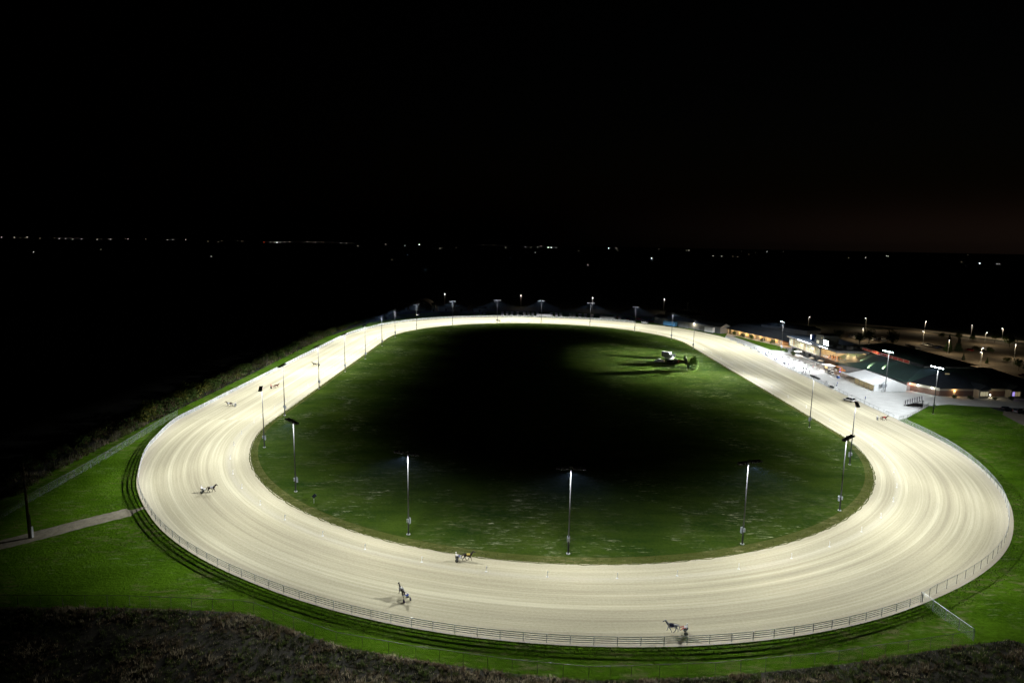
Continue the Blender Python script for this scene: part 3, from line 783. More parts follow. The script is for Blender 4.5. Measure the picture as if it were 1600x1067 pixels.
def stand_mesh(top, legs, pose=0):
    key = ('st', top.name, legs.name, pose)
    if key in PM: return PM[key]
    V = []; E = []
    def v(x, y, z, r, par=None):
        V.append((x, y, z, r)); i = len(V) - 1
        if par is not None: E.append((par, i))
        return i
    p = v(0, 0, .98, (.13, .16)); c = v(.01, 0, 1.22, (.12, .16), p); s_ = v(0, 0, 1.42, (.10, .17), c); n_ = v(.01, 0, 1.53, .055, s_)
    h = v(.02, 0, 1.65, (.095, .08), n_); v(.02, 0, 1.76, (.08, .07), h); v(.11, 0, 1.63, .022, h)
    for s in (-1, 1):
        st = (.16 * s if pose == 1 else .02)
        k = v(st * .6 + .02, s * .10, .52, .068, p); f = v(st, s * .11, .10, .05, k); v(st + .16, s * .12, .05, .045, f)
        sh = v(0, s * .21, 1.38, .068, s_)
        if pose == 2: el = v(.10, s * .28, 1.12, .05, sh); hd = v(.30, s * .16, 1.12, .038, el)
        else: el = v(-.02 - st * .4, s * .27, 1.10, .05, sh); hd = v(.05 - st, s * .27, .86, .038, el)
        x, y, z_ = V[hd][:3]
        for dx, dy in ((.045, .0), (.02, .015), (0, .018), (-.02, .015), (-.035, .005)): v(x + dx, y + s * dy, z_ - .085, .011, hd)
    def z(cn):
        if cn.z > 1.53: return 3 if cn.z > 1.70 or cn.x < -.03 else 2
        if abs(cn.y) > .20 and cn.z < .90: return 2
        if pose == 2 and cn.x > .24 and cn.z > .9: return 2
        if cn.z < .09: return 3
        return 0 if cn.z > .98 or abs(cn.y) > .21 else 1
    PM[key] = skin_mesh('standing_body', V, E, [top, legs, SKIN, M['black']], z); return PM[key]
ppl = [((154.1, 359.6), NV, NV, 'dark navy clothes'), ((152.9, 359.3), GR_, NV, 'grey top'), ((148.8, 343.3), BL, NV, 'blue top'), ((149.2, 339.6), PU, NV, 'purple top'),
       ((152.1, 341.8), GR_, GR_, 'grey clothes'), ((151.9, 327.5), GN, NV, 'green top'), ((151.7, 324.1), NV, GR_, 'navy top and grey trousers'), ((151.3, 319.0), GR_, NV, 'grey jacket'),
       ((158.8, 331.6), RD, NV, 'dark red top'), ((160.4, 321.5), NV, NV, 'dark clothes'), ((151.1, 290.7), BL, GR_, 'blue top and grey trousers'), ((150.4, 392.8), NV, GR_, 'navy top'),
       ((151.1, 390.4), GR_, GR_, 'grey clothes'), ((150.0, 378.6), NV, NV, 'dark clothes'), ((150.2, 374.1), BL, NV, 'blue top'), ((153.0, 376.6), GN, NV, 'green top'),
       ((152.0, 369.8), GN, GR_, 'green top and grey trousers'), ((150.4, 363.3), NV, NV, 'dark clothes'), ((148.9, 354.9), BL, NV, 'blue top'), ((164.7, 340.2), NV, NV, 'dark clothes'),
       ((157.5, 335.0), GR_, NV, 'grey top'), ((148.6, 262.2), BL, NV, 'blue top'), ((147.9, 285.0), NV, NV, 'dark clothes')]
near_ = {0: 'right of a pair on the apron before the umbrellas', 1: 'left of a pair on the apron before the umbrellas', 2: 'leaning on the trackside fence', 3: 'standing at the trackside fence', 4: 'alone in the middle of the apron',
         5: 'in a loose group by the trackside bench', 6: 'in a loose group by the trackside bench', 7: 'nearest in the group by the trackside bench', 8: 'walking alone past the open tables', 9: 'standing by the white car hoods near the patio',
         10: 'behind the trackside tables', 11: 'far along the trackside fence by the small green', 12: 'beside another far along the trackside fence', 13: 'at the fence opposite the small green', 14: 'at the fence near the small green',
         15: 'a few steps back from the fence near the small green', 16: 'walking towards the fence near the left grandstand mast', 17: 'at the fence below the left grandstand mast', 18: 'at the fence below the umbrellas', 19: 'in the shade under the grandstand front',
         20: 'beside the picnic tables', 21: 'standing behind the white car at the fence', 22: 'standing by the two white posts at the fence'}
for i, ((x, y), a, b, d) in enumerate(ppl):
    pose = (0, 2, 1)[i % 3]
    t = thing('person', (x, y, 0), R((200, 170, 120, 190)[i % 4]), 'person in %s %s' % (d, near_[i]), 'person', 'people on the spectator apron')
    link('body', stand_mesh(a, b, pose), t)

# ------------------------------------------------------------------ buildings on the spectator side
B = {}
B['cream'] = mat('cream_wall', (.45, .42, .34), .8, .08, .6); B['greywall'] = mat('grey_wall', (.26, .27, .27), .8, .1, .5)
B['pale'] = mat('pale_siding', (.20, .205, .20), .8, .06, .5, stretch=(1, 1, 8)); B['brick'] = mat('brown_brick', (.16, .10, .075), .9, .25, 4)
B['groof'] = mat('green_metal_roof', (.045, .085, .07), .55, .12, .4, stretch=(.3, 4, .3)); B['droof'] = mat('dark_roof', (.035, .04, .045), .7, .2, .5)
B['broof'] = mat('blue_grey_roof', (.06, .085, .12), .6, .15, .5); B['tent'] = mat('white_tent_fabric', (.80, .83, .84), .7, .04, .4)
B['lit'] = emis('lit_window', (1.0, .90, .58), .30); B['litw'] = emis('lit_window_white', (1.0, .92, .66), .48); B['lit2'] = emis('lit_window_dim', (1.0, .80, .42), .17)
B['amber'] = emis('amber_lamp', (1.0, .55, .18), 9.0); B['whitelamp'] = emis('white_lamp', (1.0, .97, .9), 9.0); B['purple'] = emis('violet_window', (.45, .35, 1.0), .9)
B['flood'] = emis('flood_panel', (.86, .94, 1.0), 14.0); B['redsign'] = emis('red_sign_panel', (.42, .045, .03), .05); B['signedge'] = emis('sign_border', (.75, .6, .45), .09)
B['orange'] = mat('orange_canopy', (.62, .20, .05), .8, .15, 1.5); B['umb'] = mat('cream_umbrella', (.66, .56, .44), .8, .06, 1.0); B['deck'] = mat('deck_boards', (.30, .18, .10), .8, .25, 2)
B['bluetrailer'] = mat('blue_trailer', (.10, .30, .55), .45, .05, .5); B['redp'] = mat('red_paint', (.45, .03, .02), .45, .1); B['bluep'] = mat('blue_paint', (.04, .10, .35), .4, .1)

def lampo(parent, loc, power, color, size=.15, kind='POINT', name='lamp'):
    key = '%s_%d_%.2f_%.2f' % (name, power, color[1], size)
    l = bpy.data.lights.get(key)
    if l is None:
        l = bpy.data.lights.new(key, kind); l.energy = power; l.color = color; l.shadow_soft_size = size
    o = bpy.data.objects.new(name, l); COL.objects.link(o); o.parent = parent; o.location = loc; return o

# --- grandstand, glazed west front
g = thing('grandstand', (169, 366, 0), 0, 'two-storey grandstand with a long row of glowing upper windows facing the track', 'grandstand')
b = MB(); b.box((11, 0, 2.0), (18, 40, 4.0)); b.build('lower_storey', B['greywall'], g)
b = MB(); b.box((10.2, 0, 6.5), (19.6, 39.2, 5.0)); b.box((.06, -19.7, 6.5), (.5, .7, 5.0)); b.box((.06, 19.7, 6.5), (.5, .7, 5.0)); b.build('upper_storey', B['greywall'], g)
rfm = MB(); rfm.add([(-1.4, -20.6, 9.3), (-1.4, 20.6, 9.3), (21, 20.6, 10.6), (21, -20.6, 10.6), (-1.4, -20.6, 9.75), (-1.4, 20.6, 9.75), (21, 20.6, 11.0), (21, -20.6, 11.0)], [(0, 1, 2, 3), (4, 7, 6, 5), (0, 4, 5, 1), (1, 5, 6, 2), (2, 6, 7, 3), (3, 7, 4, 0)]); rr_ = rfm.build('roof', B['broof'], g)
MB().box((-1.5, 0, 9.5), (.12, 41.2, .55)).build('fascia', B['cream'], rr_)
st_ = MB(); st_.box((-1.58, -3, 9.72), (.10, 17, .22)); st_.build('light_strip', B['flood'], g)
rnd = random.Random(5)
for i in range(19):
    y = -18.5 + i * 2.05
    o = MB().box((.37, y, 6.35), (.06, 1.75, 3.9)).build('window', rnd.choice([B['lit'], B['lit'], B['litw'], B['lit2']]), g)
    m_ = MB(); m_.box((.30, y + 1.0, 6.35), (.16, .14, 4.2)); m_.box((.32, y, 5.6), (.10, 1.75, .08)); m_.box((.32, y, 7.2), (.10, 1.75, .08)); m_.build('frame', B['cream'], o)
MB().box((.25, 0, 4.15), (.5, 39.6, .35)).build('sill_band', B['cream'], g)
for i in range(6): MB().box((1.97, -16 + i * 6.3, 1.7), (.06, 3.2, 2.2)).build('window', M['glass'], g)
b = MB(); b.box((3.8, -1.2, 12.0), (1.6, 1.6, 3.4)); b.build('roof_turret', B['bluep'], g); MB().box((2.96, -1.2, 12.4), (.05, .5, 2.4)).build('turret_light', B['whitelamp'], g)
for y in (-17, -3, 11):
    MB().box((-1.75, y, 9.2), (.35, .9, .22)).build('eave_floodlight', M['cabinet'], g)
    l = bpy.data.objects.new('floodlight_lamp', lamp_data('eave_lamp', P_EAVE, (.96, .985, 1.0), .3, cut=(.14, .34), back=(-.5, .3), gexp=3.3, gmin=.21)); COL.objects.link(l)
    l.parent = g; l.location = (-2.1, y, 8.9); l.rotation_euler = (0, 0, R(90))
# press box tower
p = thing('press_tower', (169.4, 349, 0), 0, 'grey press box tower rising above the grandstand roof with one lit window', 'tower')
b = MB(); b.box((4.2, 0, 12.6), (8.0, 9.0, 6.0)); b.box((2.2, 0, 8.8), (4.6, 3.0, 1.8)); b.build('wall', B['greywall'], p); MB().box((4.2, 0, 15.75), (8.6, 9.6, .3)).build('roof', B['droof'], p)
MB().box((.17, 2.2, 11.6), (.06, 2.6, 1.5)).build('window', B['litw'], p); MB().box((.17, -2.0, 14.2), (.06, 1.0, .7)).build('window', B['lit2'], p)
# flood bank on the roof
fbk = thing('rooftop_floodlight_bank', (169.2, 341.6, 10.6), 0, 'glaring bank of white floodlights on the roof beside the press tower', 'floodlights')
b = MB()
for y in (-2.6, 0, 2.6): b.box((.55, y, 1.6), (.16, .16, 3.4))
b.box((.55, 0, 3.2), (.16, 5.6, .16)); b.box((.55, 0, 1.2), (.16, 5.6, .16)); b.box((.9, 0, .05), (1.6, 6.0, .12)); b.build('frame', M['galv'], fbk)
for y in (-2.0, -.65, .65, 2.0):
    for z in (1.1, 2.5):
        h_ = MB().box((.30, y, z), (.35, 1.15, 1.1)).build('floodlight_head', M['black'], fbk); MB().box((.10, y, z), (.05, 1.0, .95)).build('lamp_glass', B['flood'], h_)
l = bpy.data.objects.new('floodlight_lamp', lamp_data('bank_lamp', P_BANK, (.96, .985, 1.0), .8, cut=(.085, .20), back=(.70, .985), gexp=4.4, gmin=.09, near=(.15, .23, .96))); COL.objects.link(l)
l.parent = fbk; l.location = (-.5, 0, 2.0); l.rotation_euler = (0, 0, R(100))
# open dining deck south of the glazed front
d = thing('dining_pavilion', (169, 337.5, 0), 0, 'open-sided dining deck with warm orange light under a flat roof at the grandstand corner', 'pavilion')
b = MB(); b.box((8, 0, 4.35), (16, 17, .5)); b.box((9, 0, 2.05), (13, 16.2, 4.1)); b.build('deck', B['deck'], d)
b = MB(); b.box((8, 0, 9.9), (17.4, 18.4, .5)); b.box((-.6, 0, 9.45), (.3, 18.4, .5)); b.box((8, -9.1, 9.45), (17.4, .3, .9)); b.build('roof', B['greywall'], d)
b = MB(); b.box((15.6, 0, 7.0), (.4, 16.8, 4.9)); b.box((8, 8.2, 7.0), (15.2, .3, 4.9)); b.build('wall', B['cream'], d)
b = MB()
for y in (-8.2, -2.8, 2.8, 8.0): b.box((.2, y, 7.0), (.25, .25, 4.9))
for x in (5, 10.5, 15.6): b.box((x, -8.3, 7.0), (.25, .25, 4.9))
b.build('column', B['cream'], d)
b = MB(); b.path([(15.6, -8.4, 5.6), (.1, -8.4, 5.6), (.1, 8.4, 5.6)], .05, 5); b.path([(15.6, -8.4, 5.2), (.1, -8.4, 5.2), (.1, 8.4, 5.2)], .03, 4); b.build('railing', M['galv'], d)
MB().box((-.85, 4.4, 9.95), (.12, 8.8, .2)).build('light_strip', B['flood'], d)
for x, y in ((4, -4), (4, 3), (11, -4), (11, 3)): lampo(d, (x, y, 9.2), P_WARM * 3, (1, .66, .32), .3)
b = MB(); b.box((9, -3, 11.2), (3.4, 3.0, 2.0)); b.box((6.5, 2, 10.9), (4, 3.4, 1.4)); b.build('roof_vents', B['pale'], d)
tb = MB(); tb.tube((0, 0, .72), (0, 0, .76), .55, n=12); tb.tube((0, 0, 0), (0, 0, .72), .05, n=6); tb.tube((0, 0, 0), (0, 0, .03), .3, n=10)
tbm = tb.mesh('table_top', B['orange'])
chm = MB(); chm.box((0, 0, .45), (.42, .42, .05)); chm.box((-.2, 0, .7), (.04, .42, .5))
for a in (-1, 1):
    for c in (-1, 1): chm.tube((a * .18, c * .18, 0), (a * .18, c * .18, .45), .02, n=4)
chmesh = chm.mesh('dining_chair', M['black']); k = 0
for iy in range(5):
    for ix in range(2):
        x, y = 170.8 + ix * 3.2, 331 + iy * 3.1
        t = tag(link('dining_table', tbm), 'round orange-topped table on the dining deck, %s from its south end in the %s row' % (ordn(iy), ('front', 'back')[ix]), 'table', 'tables on the dining deck'); t.location = (x, y, 4.6)
        for q in range(2):
            c_ = tag(link('dining_chair', chmesh), 'small dark chair pushed up to a round table on the dining deck', 'chair', 'chairs on the dining deck')
            a = q * PI + .4 * ix; c_.location = (x + .85 * math.cos(a), y + .85 * math.sin(a), 4.6); c_.rotation_euler = (0, 0, a + PI)

# --- long hall with green hip roof
hl = thing('long_hall', (167, 309, 0), 0, 'long hall with a dark green sloping roof and a band of red panels', 'hall')
b = MB(); b.prism([(3, 19), (11.2, -5), (11.2, -26.5), (20, -27), (36, -20), (36, 19)], 0, 4.0); b.box((34, 7, 5.0), (24, 54, 10.0)); b.build('wall', B['greywall'], hl)
b = MB(); b.add([(2, 20, 3.9), (10.5, -5, 3.9), (21.4, -5, 9.3), (21.4, 33, 9.3), (10.5, -27, 3.9), (21.4, -20, 9.3), (46, -20, 9.3), (46, -30, 6.5), (8, 33, 4.2)], [(0, 1, 2, 3), (1, 4, 5, 2), (4, 7, 6, 5), (0, 3, 8)])
b.add([(2, 20, 3.55), (10.5, -5, 3.55), (10.5, -27, 3.55), (10.5, -27, 3.9), (10.5, -5, 3.9), (2, 20, 3.9)], [(0, 1, 4, 5), (1, 2, 3, 4)]); b.build('lower_roof', B['groof'], hl)
b = MB(); b.box((21.8, 7, 10.0), (.6, 54, 1.9)); b.build('clerestory', B['droof'], hl)
for i in range(9):
    o = MB().box((21.42, 28.5 - i * 4.55, 10.0), (.10, 4.2, 1.25)).build('sign_panel', B['redsign'], hl)
    e_ = MB()
    for z in (9.3, 10.7): e_.box((21.40, 28.5 - i * 4.55, z), (.12, 4.45, .12))
    for q in (-2.2, 2.2): e_.box((21.40, 28.5 - i * 4.55 + q, 10.0), (.12, .10, 1.3))
    e_.build('border', B['signedge'], o)
b = MB(); b.add([(20.6, -21, 10.9), (20.6, 36, 10.9), (47, 36, 10.9), (47, -21, 10.9), (31, -10, 14.2), (31, 26, 14.2)], [(0, 1, 5, 4), (1, 2, 5), (2, 3, 4, 5), (3, 0, 4)]); b.build('upper_roof', B['groof'], hl)
for i, (x, y, z) in enumerate(((9.7, 12.4, 5.6), (8.2, 2.5, 4.3), (12.1, -3.5, 4.95))):
    MB().box((x - .3, y - .2, z + .2), (.4, .6, .3)).build('roof_uplight', M['black'], hl)
    s_ = bpy.data.lights.get('uplight') or bpy.data.lights.new('uplight', 'SPOT'); s_.energy = P_UP; s_.color = (1, .92, .55); s_.spot_size = R(40); s_.spot_blend = .9; s_.shadow_soft_size = .1
    o = bpy.data.objects.new('uplight_lamp', s_); COL.objects.link(o); o.parent = hl; o.location = (x, y, z + .75)
    o.rotation_euler = Vector((1, .45, .07)).to_track_quat('-Z', 'Y').to_euler()
MB().box((12.0, -27.2, 3.3), (.5, .3, .4)).build('red_lamp', emis('red_lamp', (1, .38, .22), 6), hl); lampo(hl, (12.0, -27.9, 3.2), P_WARM * .35, (1, .35, .2), .1)
# --- south wing with porches
wg = thing('south_wing', (186, 272, 0), R(3.5), 'low brick wing with a wide dark roof, wall lamps and two small gabled porches', 'wing')
b = MB(); b.prism([(0, 0), (48, 0), (48, 30), (4, 30), (-5.8, 10.5)], 0, 2.5); b.build('brick_wall', B['brick'], wg)
b = MB(); b.prism([(-.06, -.08), (48.08, -.08), (48.08, 30.08), (4, 30.08), (-5.9, 10.5)], 2.5, 4.0); b.build('siding_wall', B['cream'], wg)
b = MB(); b.add([(-1.0, -1.2, 3.9), (49.5, -1.2, 3.9), (49.5, 34, 3.9), (4, 34, 3.9), (-7, 11, 3.9), (14, 20, 9.2), (38, 19, 9.2)], [(0, 1, 6, 5), (1, 2, 6), (2, 3, 5, 6), (3, 4, 5), (4, 0, 5)])
b.add([(-1.0, -1.2, 3.55), (49.5, -1.2, 3.55), (49.5, -1.2, 3.9), (-1, -1.2, 3.9)], [(0, 1, 2, 3)]); b.build('roof', B['droof'], wg)
for (x, y) in ((26, 9), (25, 15.5), (12, 12)):
    z = 3.9 + 5.3 * (y + 1.2) / 21.0
    MB().box((x, y, z + .3), (2.6 if x > 20 else 1.6, .9, .35)).build('skylight', B['litw'] if x > 20 else B['lit2'], wg)
for (x, y) in ((-4.4, 7.6), (-1.6, 2.4)):
    MB().box((x - .25, y - .18, 3.2), (.5, .5, .35), R(-60)).build('wall_lamp', B['whitelamp'], wg); lampo(wg, (x - .8, y - .6, 3.1), P_WARM * .5, (.9, 1, .95), .12)
o = MB().box((6.6, -.12, 1.05), (1.1, .08, 2.1)).build('door', B['cream'], wg); MB().tube((7.0, -.2, 1.0), (7.0, -.14, 1.0), .05).build('handle', M['black'], o)
MB().box((6.6, -.25, 2.45), (.4, .25, .3)).build('wall_lamp', B['amber'], wg); lampo(wg, (6.6, -.7, 2.5), P_WARM * .4, (1, .6, .25), .1)
for i, x in enumerate((17.5, 32.0)):
    po = MB(); po.box((x, -1.9, 2.05), (4.6, 3.2, 4.1)); o = po.build('porch', B['cream'], wg)
    q = MB(); q.add([(x - 3, -4.2, 3.7), (x, -4.2, 5.7), (x + 3, -4.2, 3.7), (x - 3, 4, 3.7), (x, 4, 5.7), (x + 3, 4, 3.7)], [(0, 1, 4, 3), (1, 2, 5, 4), (0, 2, 1)]); q.build('gable_roof', B['droof'], o)
    for s in (-1.2, 0, 1.2): MB().box((x + s, -3.54, 1.9), (1.0, .06, 1.8)).build('pane', (B['lit'] if i == 0 else (B['purple'] if s < -1 else B['lit2'])), o)
MB().box((21.2, -2.4, 1.2), (.3, .3, .4)).build('wall_lamp', B['whitelamp'], wg); lampo(wg, (21.6, -3.2, 1.6), P_WARM * .4, (1, .8, .5), .1)
# --- marquee
mq = thing('marquee_tent', (162, 280, 0), 0, 'long white marquee tent with a pitched roof and clear windowed side facing the apron', 'tent')
L_ = 24.5; W2 = 14.6
b = MB(); b.add([(-.3, -.3, 2.8), (-.3, L_ + .3, 2.8), (W2 / 2, L_ - 3, 5.6), (W2 / 2, 0, 5.6), (W2 + .3, L_ + .3, 2.8), (W2 + .3, -.3, 2.8)], [(0, 1, 2, 3), (2, 4, 5, 3), (1, 4, 2)]); b.build('roof', B['tent'], mq)
b = MB(); b.add([(0, 0, 0), (W2, 0, 0), (W2, 0, 2.8), (W2 / 2, 0, 5.55), (0, 0, 2.8)], [(0, 1, 2, 3, 4)]); b.add([(W2, 0, 0), (W2, L_, 0), (W2, L_, 2.8), (W2, 0, 2.8)], [(0, 1, 2, 3)])
b.build('end_wall', B['tent'], mq)
for i in range(7):
    y = L_ * i / 6
    MB().box((0, y, 1.4), (.14, .14, 2.8)).build('pole', M['galv'], mq)
for i in range(4):
    y = L_ * (i + .5) / 6
    o = MB().box((.05, y, 1.35), (.03, L_ / 6 - .2, 2.3)).build('clear_panel', B['warmpane'] if 'warmpane' in B else B['lit2'], mq)
    f_ = MB(); f_.box((.0, y, .55), (.06, L_ / 6 - .2, .12)); f_.box((.0, y, 2.3), (.06, L_ / 6 - .2, .10))
    for q in (-1.2, 0, 1.2): f_.box((0, y + q, 1.4), (.05, .10, 1.9))
    f_.build('frame', B['cream'], o)
lampo(mq, (7, 8, 4.0), P_WARM, (1, .8, .55), .3); lampo(mq, (7, 18, 4.0), P_WARM, (1, .8, .55), .3)
# --- low arcade building with warm light
A0, A1 = Vector((157.4, 465, 0)), Vector((173.5, 412, 0)); dv = (A1 - A0); LA = dv.length; ra = math.atan2(dv.y, dv.x)
ar = thing('arcade_building', A0, ra, 'low dark-roofed building with a warmly lit arcade left of the small green', 'building')
b = MB(); b.box((LA / 2, 13, 1.9), (LA, 20, 3.8)); b.build('wall', B['cream'], ar)
b = MB(); b.add([(-2, -.5, 3.7), (LA + 12, -.5, 3.7), (LA + 10, 13, 7.6), (0, 13, 7.6), (LA + 12, 26, 3.7), (-2, 26, 3.7)], [(0, 1, 2, 3), (2, 4, 5, 3), (1, 4, 2), (0, 3, 5)]); b.build('roof', B['droof'], ar)
for i in range(12): MB().box((1.5 + i * LA / 11.4, 0, 1.85), (.35, .35, 3.7)).build('column', B['cream'], ar)
for i in range(7): MB().box((4 + i * LA / 7.2, 2.94, 1.6), (3.4, .08, 1.9)).build('window', B['lit2'], ar)
for i in range(8): lampo(ar, (3 + i * LA / 7.4, 1.3, 3.2), P_WARM * 1.1, (1, .60, .28), .15)
b = MB(); b.box((LA + 5, 5, 2.8), (8, 8, .3)); b.build('red_canopy', B['orange'], ar); lampo(ar, (LA + 4, 4, 2.3), P_WARM * 1.5, (1, .5, .2), .2)
# --- long barn on the backstretch
B0, B1 = Vector((117, 524, 0)), Vector((152, 463.5, 0)); dv = B1 - B0; LB = dv.length; rb = math.atan2(dv.y, dv.x)
bn = thing('long_barn', B0, rb, 'long pale-sided barn with a dark roof behind the end of the home straight', 'barn')
b = MB(); b.box((LB / 2, 5, 2.5), (LB, 10, 5.0)); b.build('wall', B['pale'], bn)
b = MB(); b.add([(-.8, -.8, 4.9), (LB + .8, -.8, 4.9), (LB + .8, 5, 7.2), (-.8, 5, 7.2), (LB + .8, 10.8, 4.9), (-.8, 10.8, 4.9)], [(0, 1, 2, 3), (2, 4, 5, 3)]); b.build('roof', B['droof'], bn)
b = MB(); b.add([(LB + .02, 0, 4.9), (LB + .02, 10, 4.9), (LB + .02, 5, 7.1)], [(0, 1, 2)]); b.build('gable', B['cream'], bn)
for i, x in enumerate((8, 36, 48, 58)):
    o = MB().box((x, -.06, 1.7), (3.4, .1, 3.4)).build('door', B['greywall'], bn); MB().box((x + 1.3, -.14, 1.5), (.1, .06, .5)).build('handle', M['black'], o)
MB().box((44, -.3, 4.2), (.5, .4, .4)).build('wall_lamp', B['whitelamp'], bn); lampo(bn, (44, -1.2, 4.0), P_WARM * 2, (1, .85, .6), .2)
for i, (x, y, wd, dp, hh, lb) in enumerate([(210, 480, 40, 16, 4, 'dark low barn behind the lit arcade, in the unlit paddock'), (150, 560, 30, 14, 4.5, 'dark low barn behind the long pale barn')]):
    t = thing('dark_barn', (x, y, 0), R(-60), lb, 'barn'); MB().box((0, 0, hh / 2), (wd, dp, hh)).build('wall', B['greywall'], t)
    q = MB(); q.add([(-wd / 2 - .6, -dp / 2 - .6, hh), (wd / 2 + .6, -dp / 2 - .6, hh), (wd / 2 + .6, 0, hh + 2.6), (-wd / 2 - .6, 0, hh + 2.6), (wd / 2 + .6, dp / 2 + .6, hh), (-wd / 2 - .6, dp / 2 + .6, hh)], [(0, 1, 2, 3), (2, 4, 5, 3), (0, 3, 5), (1, 4, 2)]); q.build('roof', B['droof'], t)

# ------------------------------------------------------------------ apron furniture
sheet('small_green', [(160.5, 392), (170, 389), (173, 407), (160, 452), (157, 452)], .012, M['lawn'])
sheet('patio', [(162.5, 378), (168.9, 378), (168.9, 306), (162.8, 306)], .010, M['gravel'])
def umbrella(x, y, r, h, m, label, lit=False):
    t = thing('patio_umbrella', (x, y, 0), 0, label, 'umbrella', 'umbrellas on the apron and patio')
    n = 8; b = MB(); vs = [(0, 0, h)] + [(r * math.cos(2 * PI * i / n), r * math.sin(2 * PI * i / n), h - .75) for i in range(n)] + [(r * math.cos(2 * PI * i / n), r * math.sin(2 * PI * i / n), h - .95) for i in range(n)]
    b.add(vs, [(0, 1 + i, 1 + (i + 1) % n) for i in range(n)] + [(1 + i, 9 + i, 9 + (i + 1) % n, 1 + (i + 1) % n) for i in range(n)]); b.build('canopy', m, t)
    MB().tube((0, 0, 0), (0, 0, h - .05), .04, n=6).build('pole', M['galv'], t); MB().tube((0, 0, 0), (0, 0, .1), .35, n=10).build('base', M['concrete'], t)
    if lit: lampo(t, (0, 0, h - 1.2), P_WARM * .25, (1, .75, .5), .1)
umbrella(166.2, 367, 2.4, 4.2, B['umb'], 'large cream umbrella glowing from below by the left end of the grandstand', True)
umbrella(163.2, 359, 2.2, 2.9, B['umb'], 'wide tan umbrella on the patio edge nearer the track than the glowing one')
umbrella(166.8, 341, 1.7, 3.4, B['umb'], 'pinkish round umbrella under the dining deck', True)
umbrella(166.2, 350, 1.6, 3.2, B['umb'], 'small umbrella in the shadow of the grandstand front')
umbrella(166.0, 316, 1.8, 3.2, B['orange'], 'orange umbrella near the marquee end of the patio', True)
def picnic(x, y, rz, label):
    t = thing('picnic_table', (x, y, 0), rz, label, 'picnic table', 'picnic tables on the apron')
    MB().box((0, 0, .74), (1.9, .75, .06)).build('table_top', M['darkwood'], t)
    for s in (-1, 1): MB().box((0, s * .65, .44), (1.9, .28, .05)).build('bench_seat', M['darkwood'], t)
    b = MB()
    for x_ in (-.7, .7): b.tube((x_, -.62, 0), (x_, .1, .72), .04, n=4); b.tube((x_, .62, 0), (x_, -.1, .72), .04, n=4); b.box((x_, 0, .40), (.06, 1.5, .06))
    b.build('trestle', M['darkwood'], t)
for i, (x, y) in enumerate([(159.3, 355.5), (160.5, 351.8), (160.2, 344.3), (158.6, 362), (161.2, 338.6), (160.6, 329.6)]):
    picnic(x, y, R(20 + 25 * i), 'dark picnic table on the apron, %s counting from the left grandstand mast' % ordn((1, 2, 3, 0, 4, 5)[i]))
def fence_table(x, y, lab):
    t = thing('rail_counter', (x, y, 0), PI / 2, lab, 'counter', 'counters along the trackside fence'); MB().box((0, 0, 1.0), (2.4, .5, .05)).build('counter_top', M['galv'], t)
    b = MB()
    for s in (-1, 1): b.box((s * 1.0, 0, .5), (.06, .4, 1.0))
    b.build('frame', M['galv'], t)
    for q in (-.7, 0, .7):
        k_ = MB(); k_.tube((q, .6, 0), (q, .6, .7), .03, n=5); k_.tube((q, .6, .7), (q, .6, .75), .18, n=8); k_.build('stool', M['black'], t)
for i in range(13): fence_table(149.0 - .0 * i, 442 - i * 12.2 if i < 8 else 442 - i * 12.2, 'narrow steel counter with three stools by the trackside fence, %s from the far end' % ordn(i))
t = thing('tote_kiosk', (165.2, 327.5, 0), 0, 'small kiosk with a flat white awning in front of the dining deck', 'kiosk'); MB().box((0, 0, 1.3), (3.2, 5.0, 2.6)).build('wall', B['greywall'], t); MB().box((-.6, 0, 2.85), (5.0, 6.4, .25)).build('awning', B['tent'], t); MB().box((-1.62, 0, 1.6), (.06, 3.4, .9)).build('hatch', B['lit2'], t); lampo(t, (-2.4, 0, 2.4), P_WARM * .3, (1, .8, .6), .1)
t = thing('menu_stand', (166.8, 320.5, 0), 0, 'stall with yellow posts and a violet poster between the kiosk and the marquee', 'stall')
b = MB()
for y in (-2, 0, 2): b.box((0, y, 1.5), (.15, .15, 3.0))
b.build('posts', mat('yellow_post', (.5, .42, .08), .5), t); MB().box((.1, -1, 1.6), (.08, 1.5, 2.0)).build('poster', B['purple'], t); MB().box((.1, 1, 1.5), (.08, 1.5, 2.0)).build('panel', M['black'], t); MB().box((0, 0, 3.1), (1.6, 4.8, .15)).build('canopy', B['orange'], t); lampo(t, (-.8, 1, 2.8), P_WARM * .4, (1, .65, .3), .1)
def cart(x, y, rz, lab):
    t = thing('golf_cart', (x, y, 0), rz, lab, 'golf cart', 'golf carts by the patio')
    b = MB(); b.box((0, 0, .55), (2.3, 1.1, .5)); b.box((.95, 0, .85), (.45, 1.1, .35)); b.build('body', M['white'], t)
    b = MB(); b.box((-.1, 0, 1.85), (1.9, 1.2, .08)); b.build('roof', M['white'], t)
    b = MB()
    for a in (-.9, .75):
        for c in (-.5, .5): b.tube((a, c, .8), (a, c, 1.83), .03, n=4)
    b.build('roof_struts', M['black'], t); b = MB(); b.box((-.25, 0, .9), (.5, 1.0, .2)); b.box((-.5, 0, 1.2), (.12, 1.0, .5)); b.build('seat', M['black'], t)
    for a in (-.75, .75):
        for c in (-.5, .5): MB().tube((a, c - .1, .24), (a, c + .1, .24), .24, n=12).build('wheel', M['rubber'], t)
cart(162.0, 320.6, R(60), 'white golf cart at the patio edge, the farther of two'); cart(161.6, 316.6, R(60), 'white golf cart at the patio edge, the nearer of two')
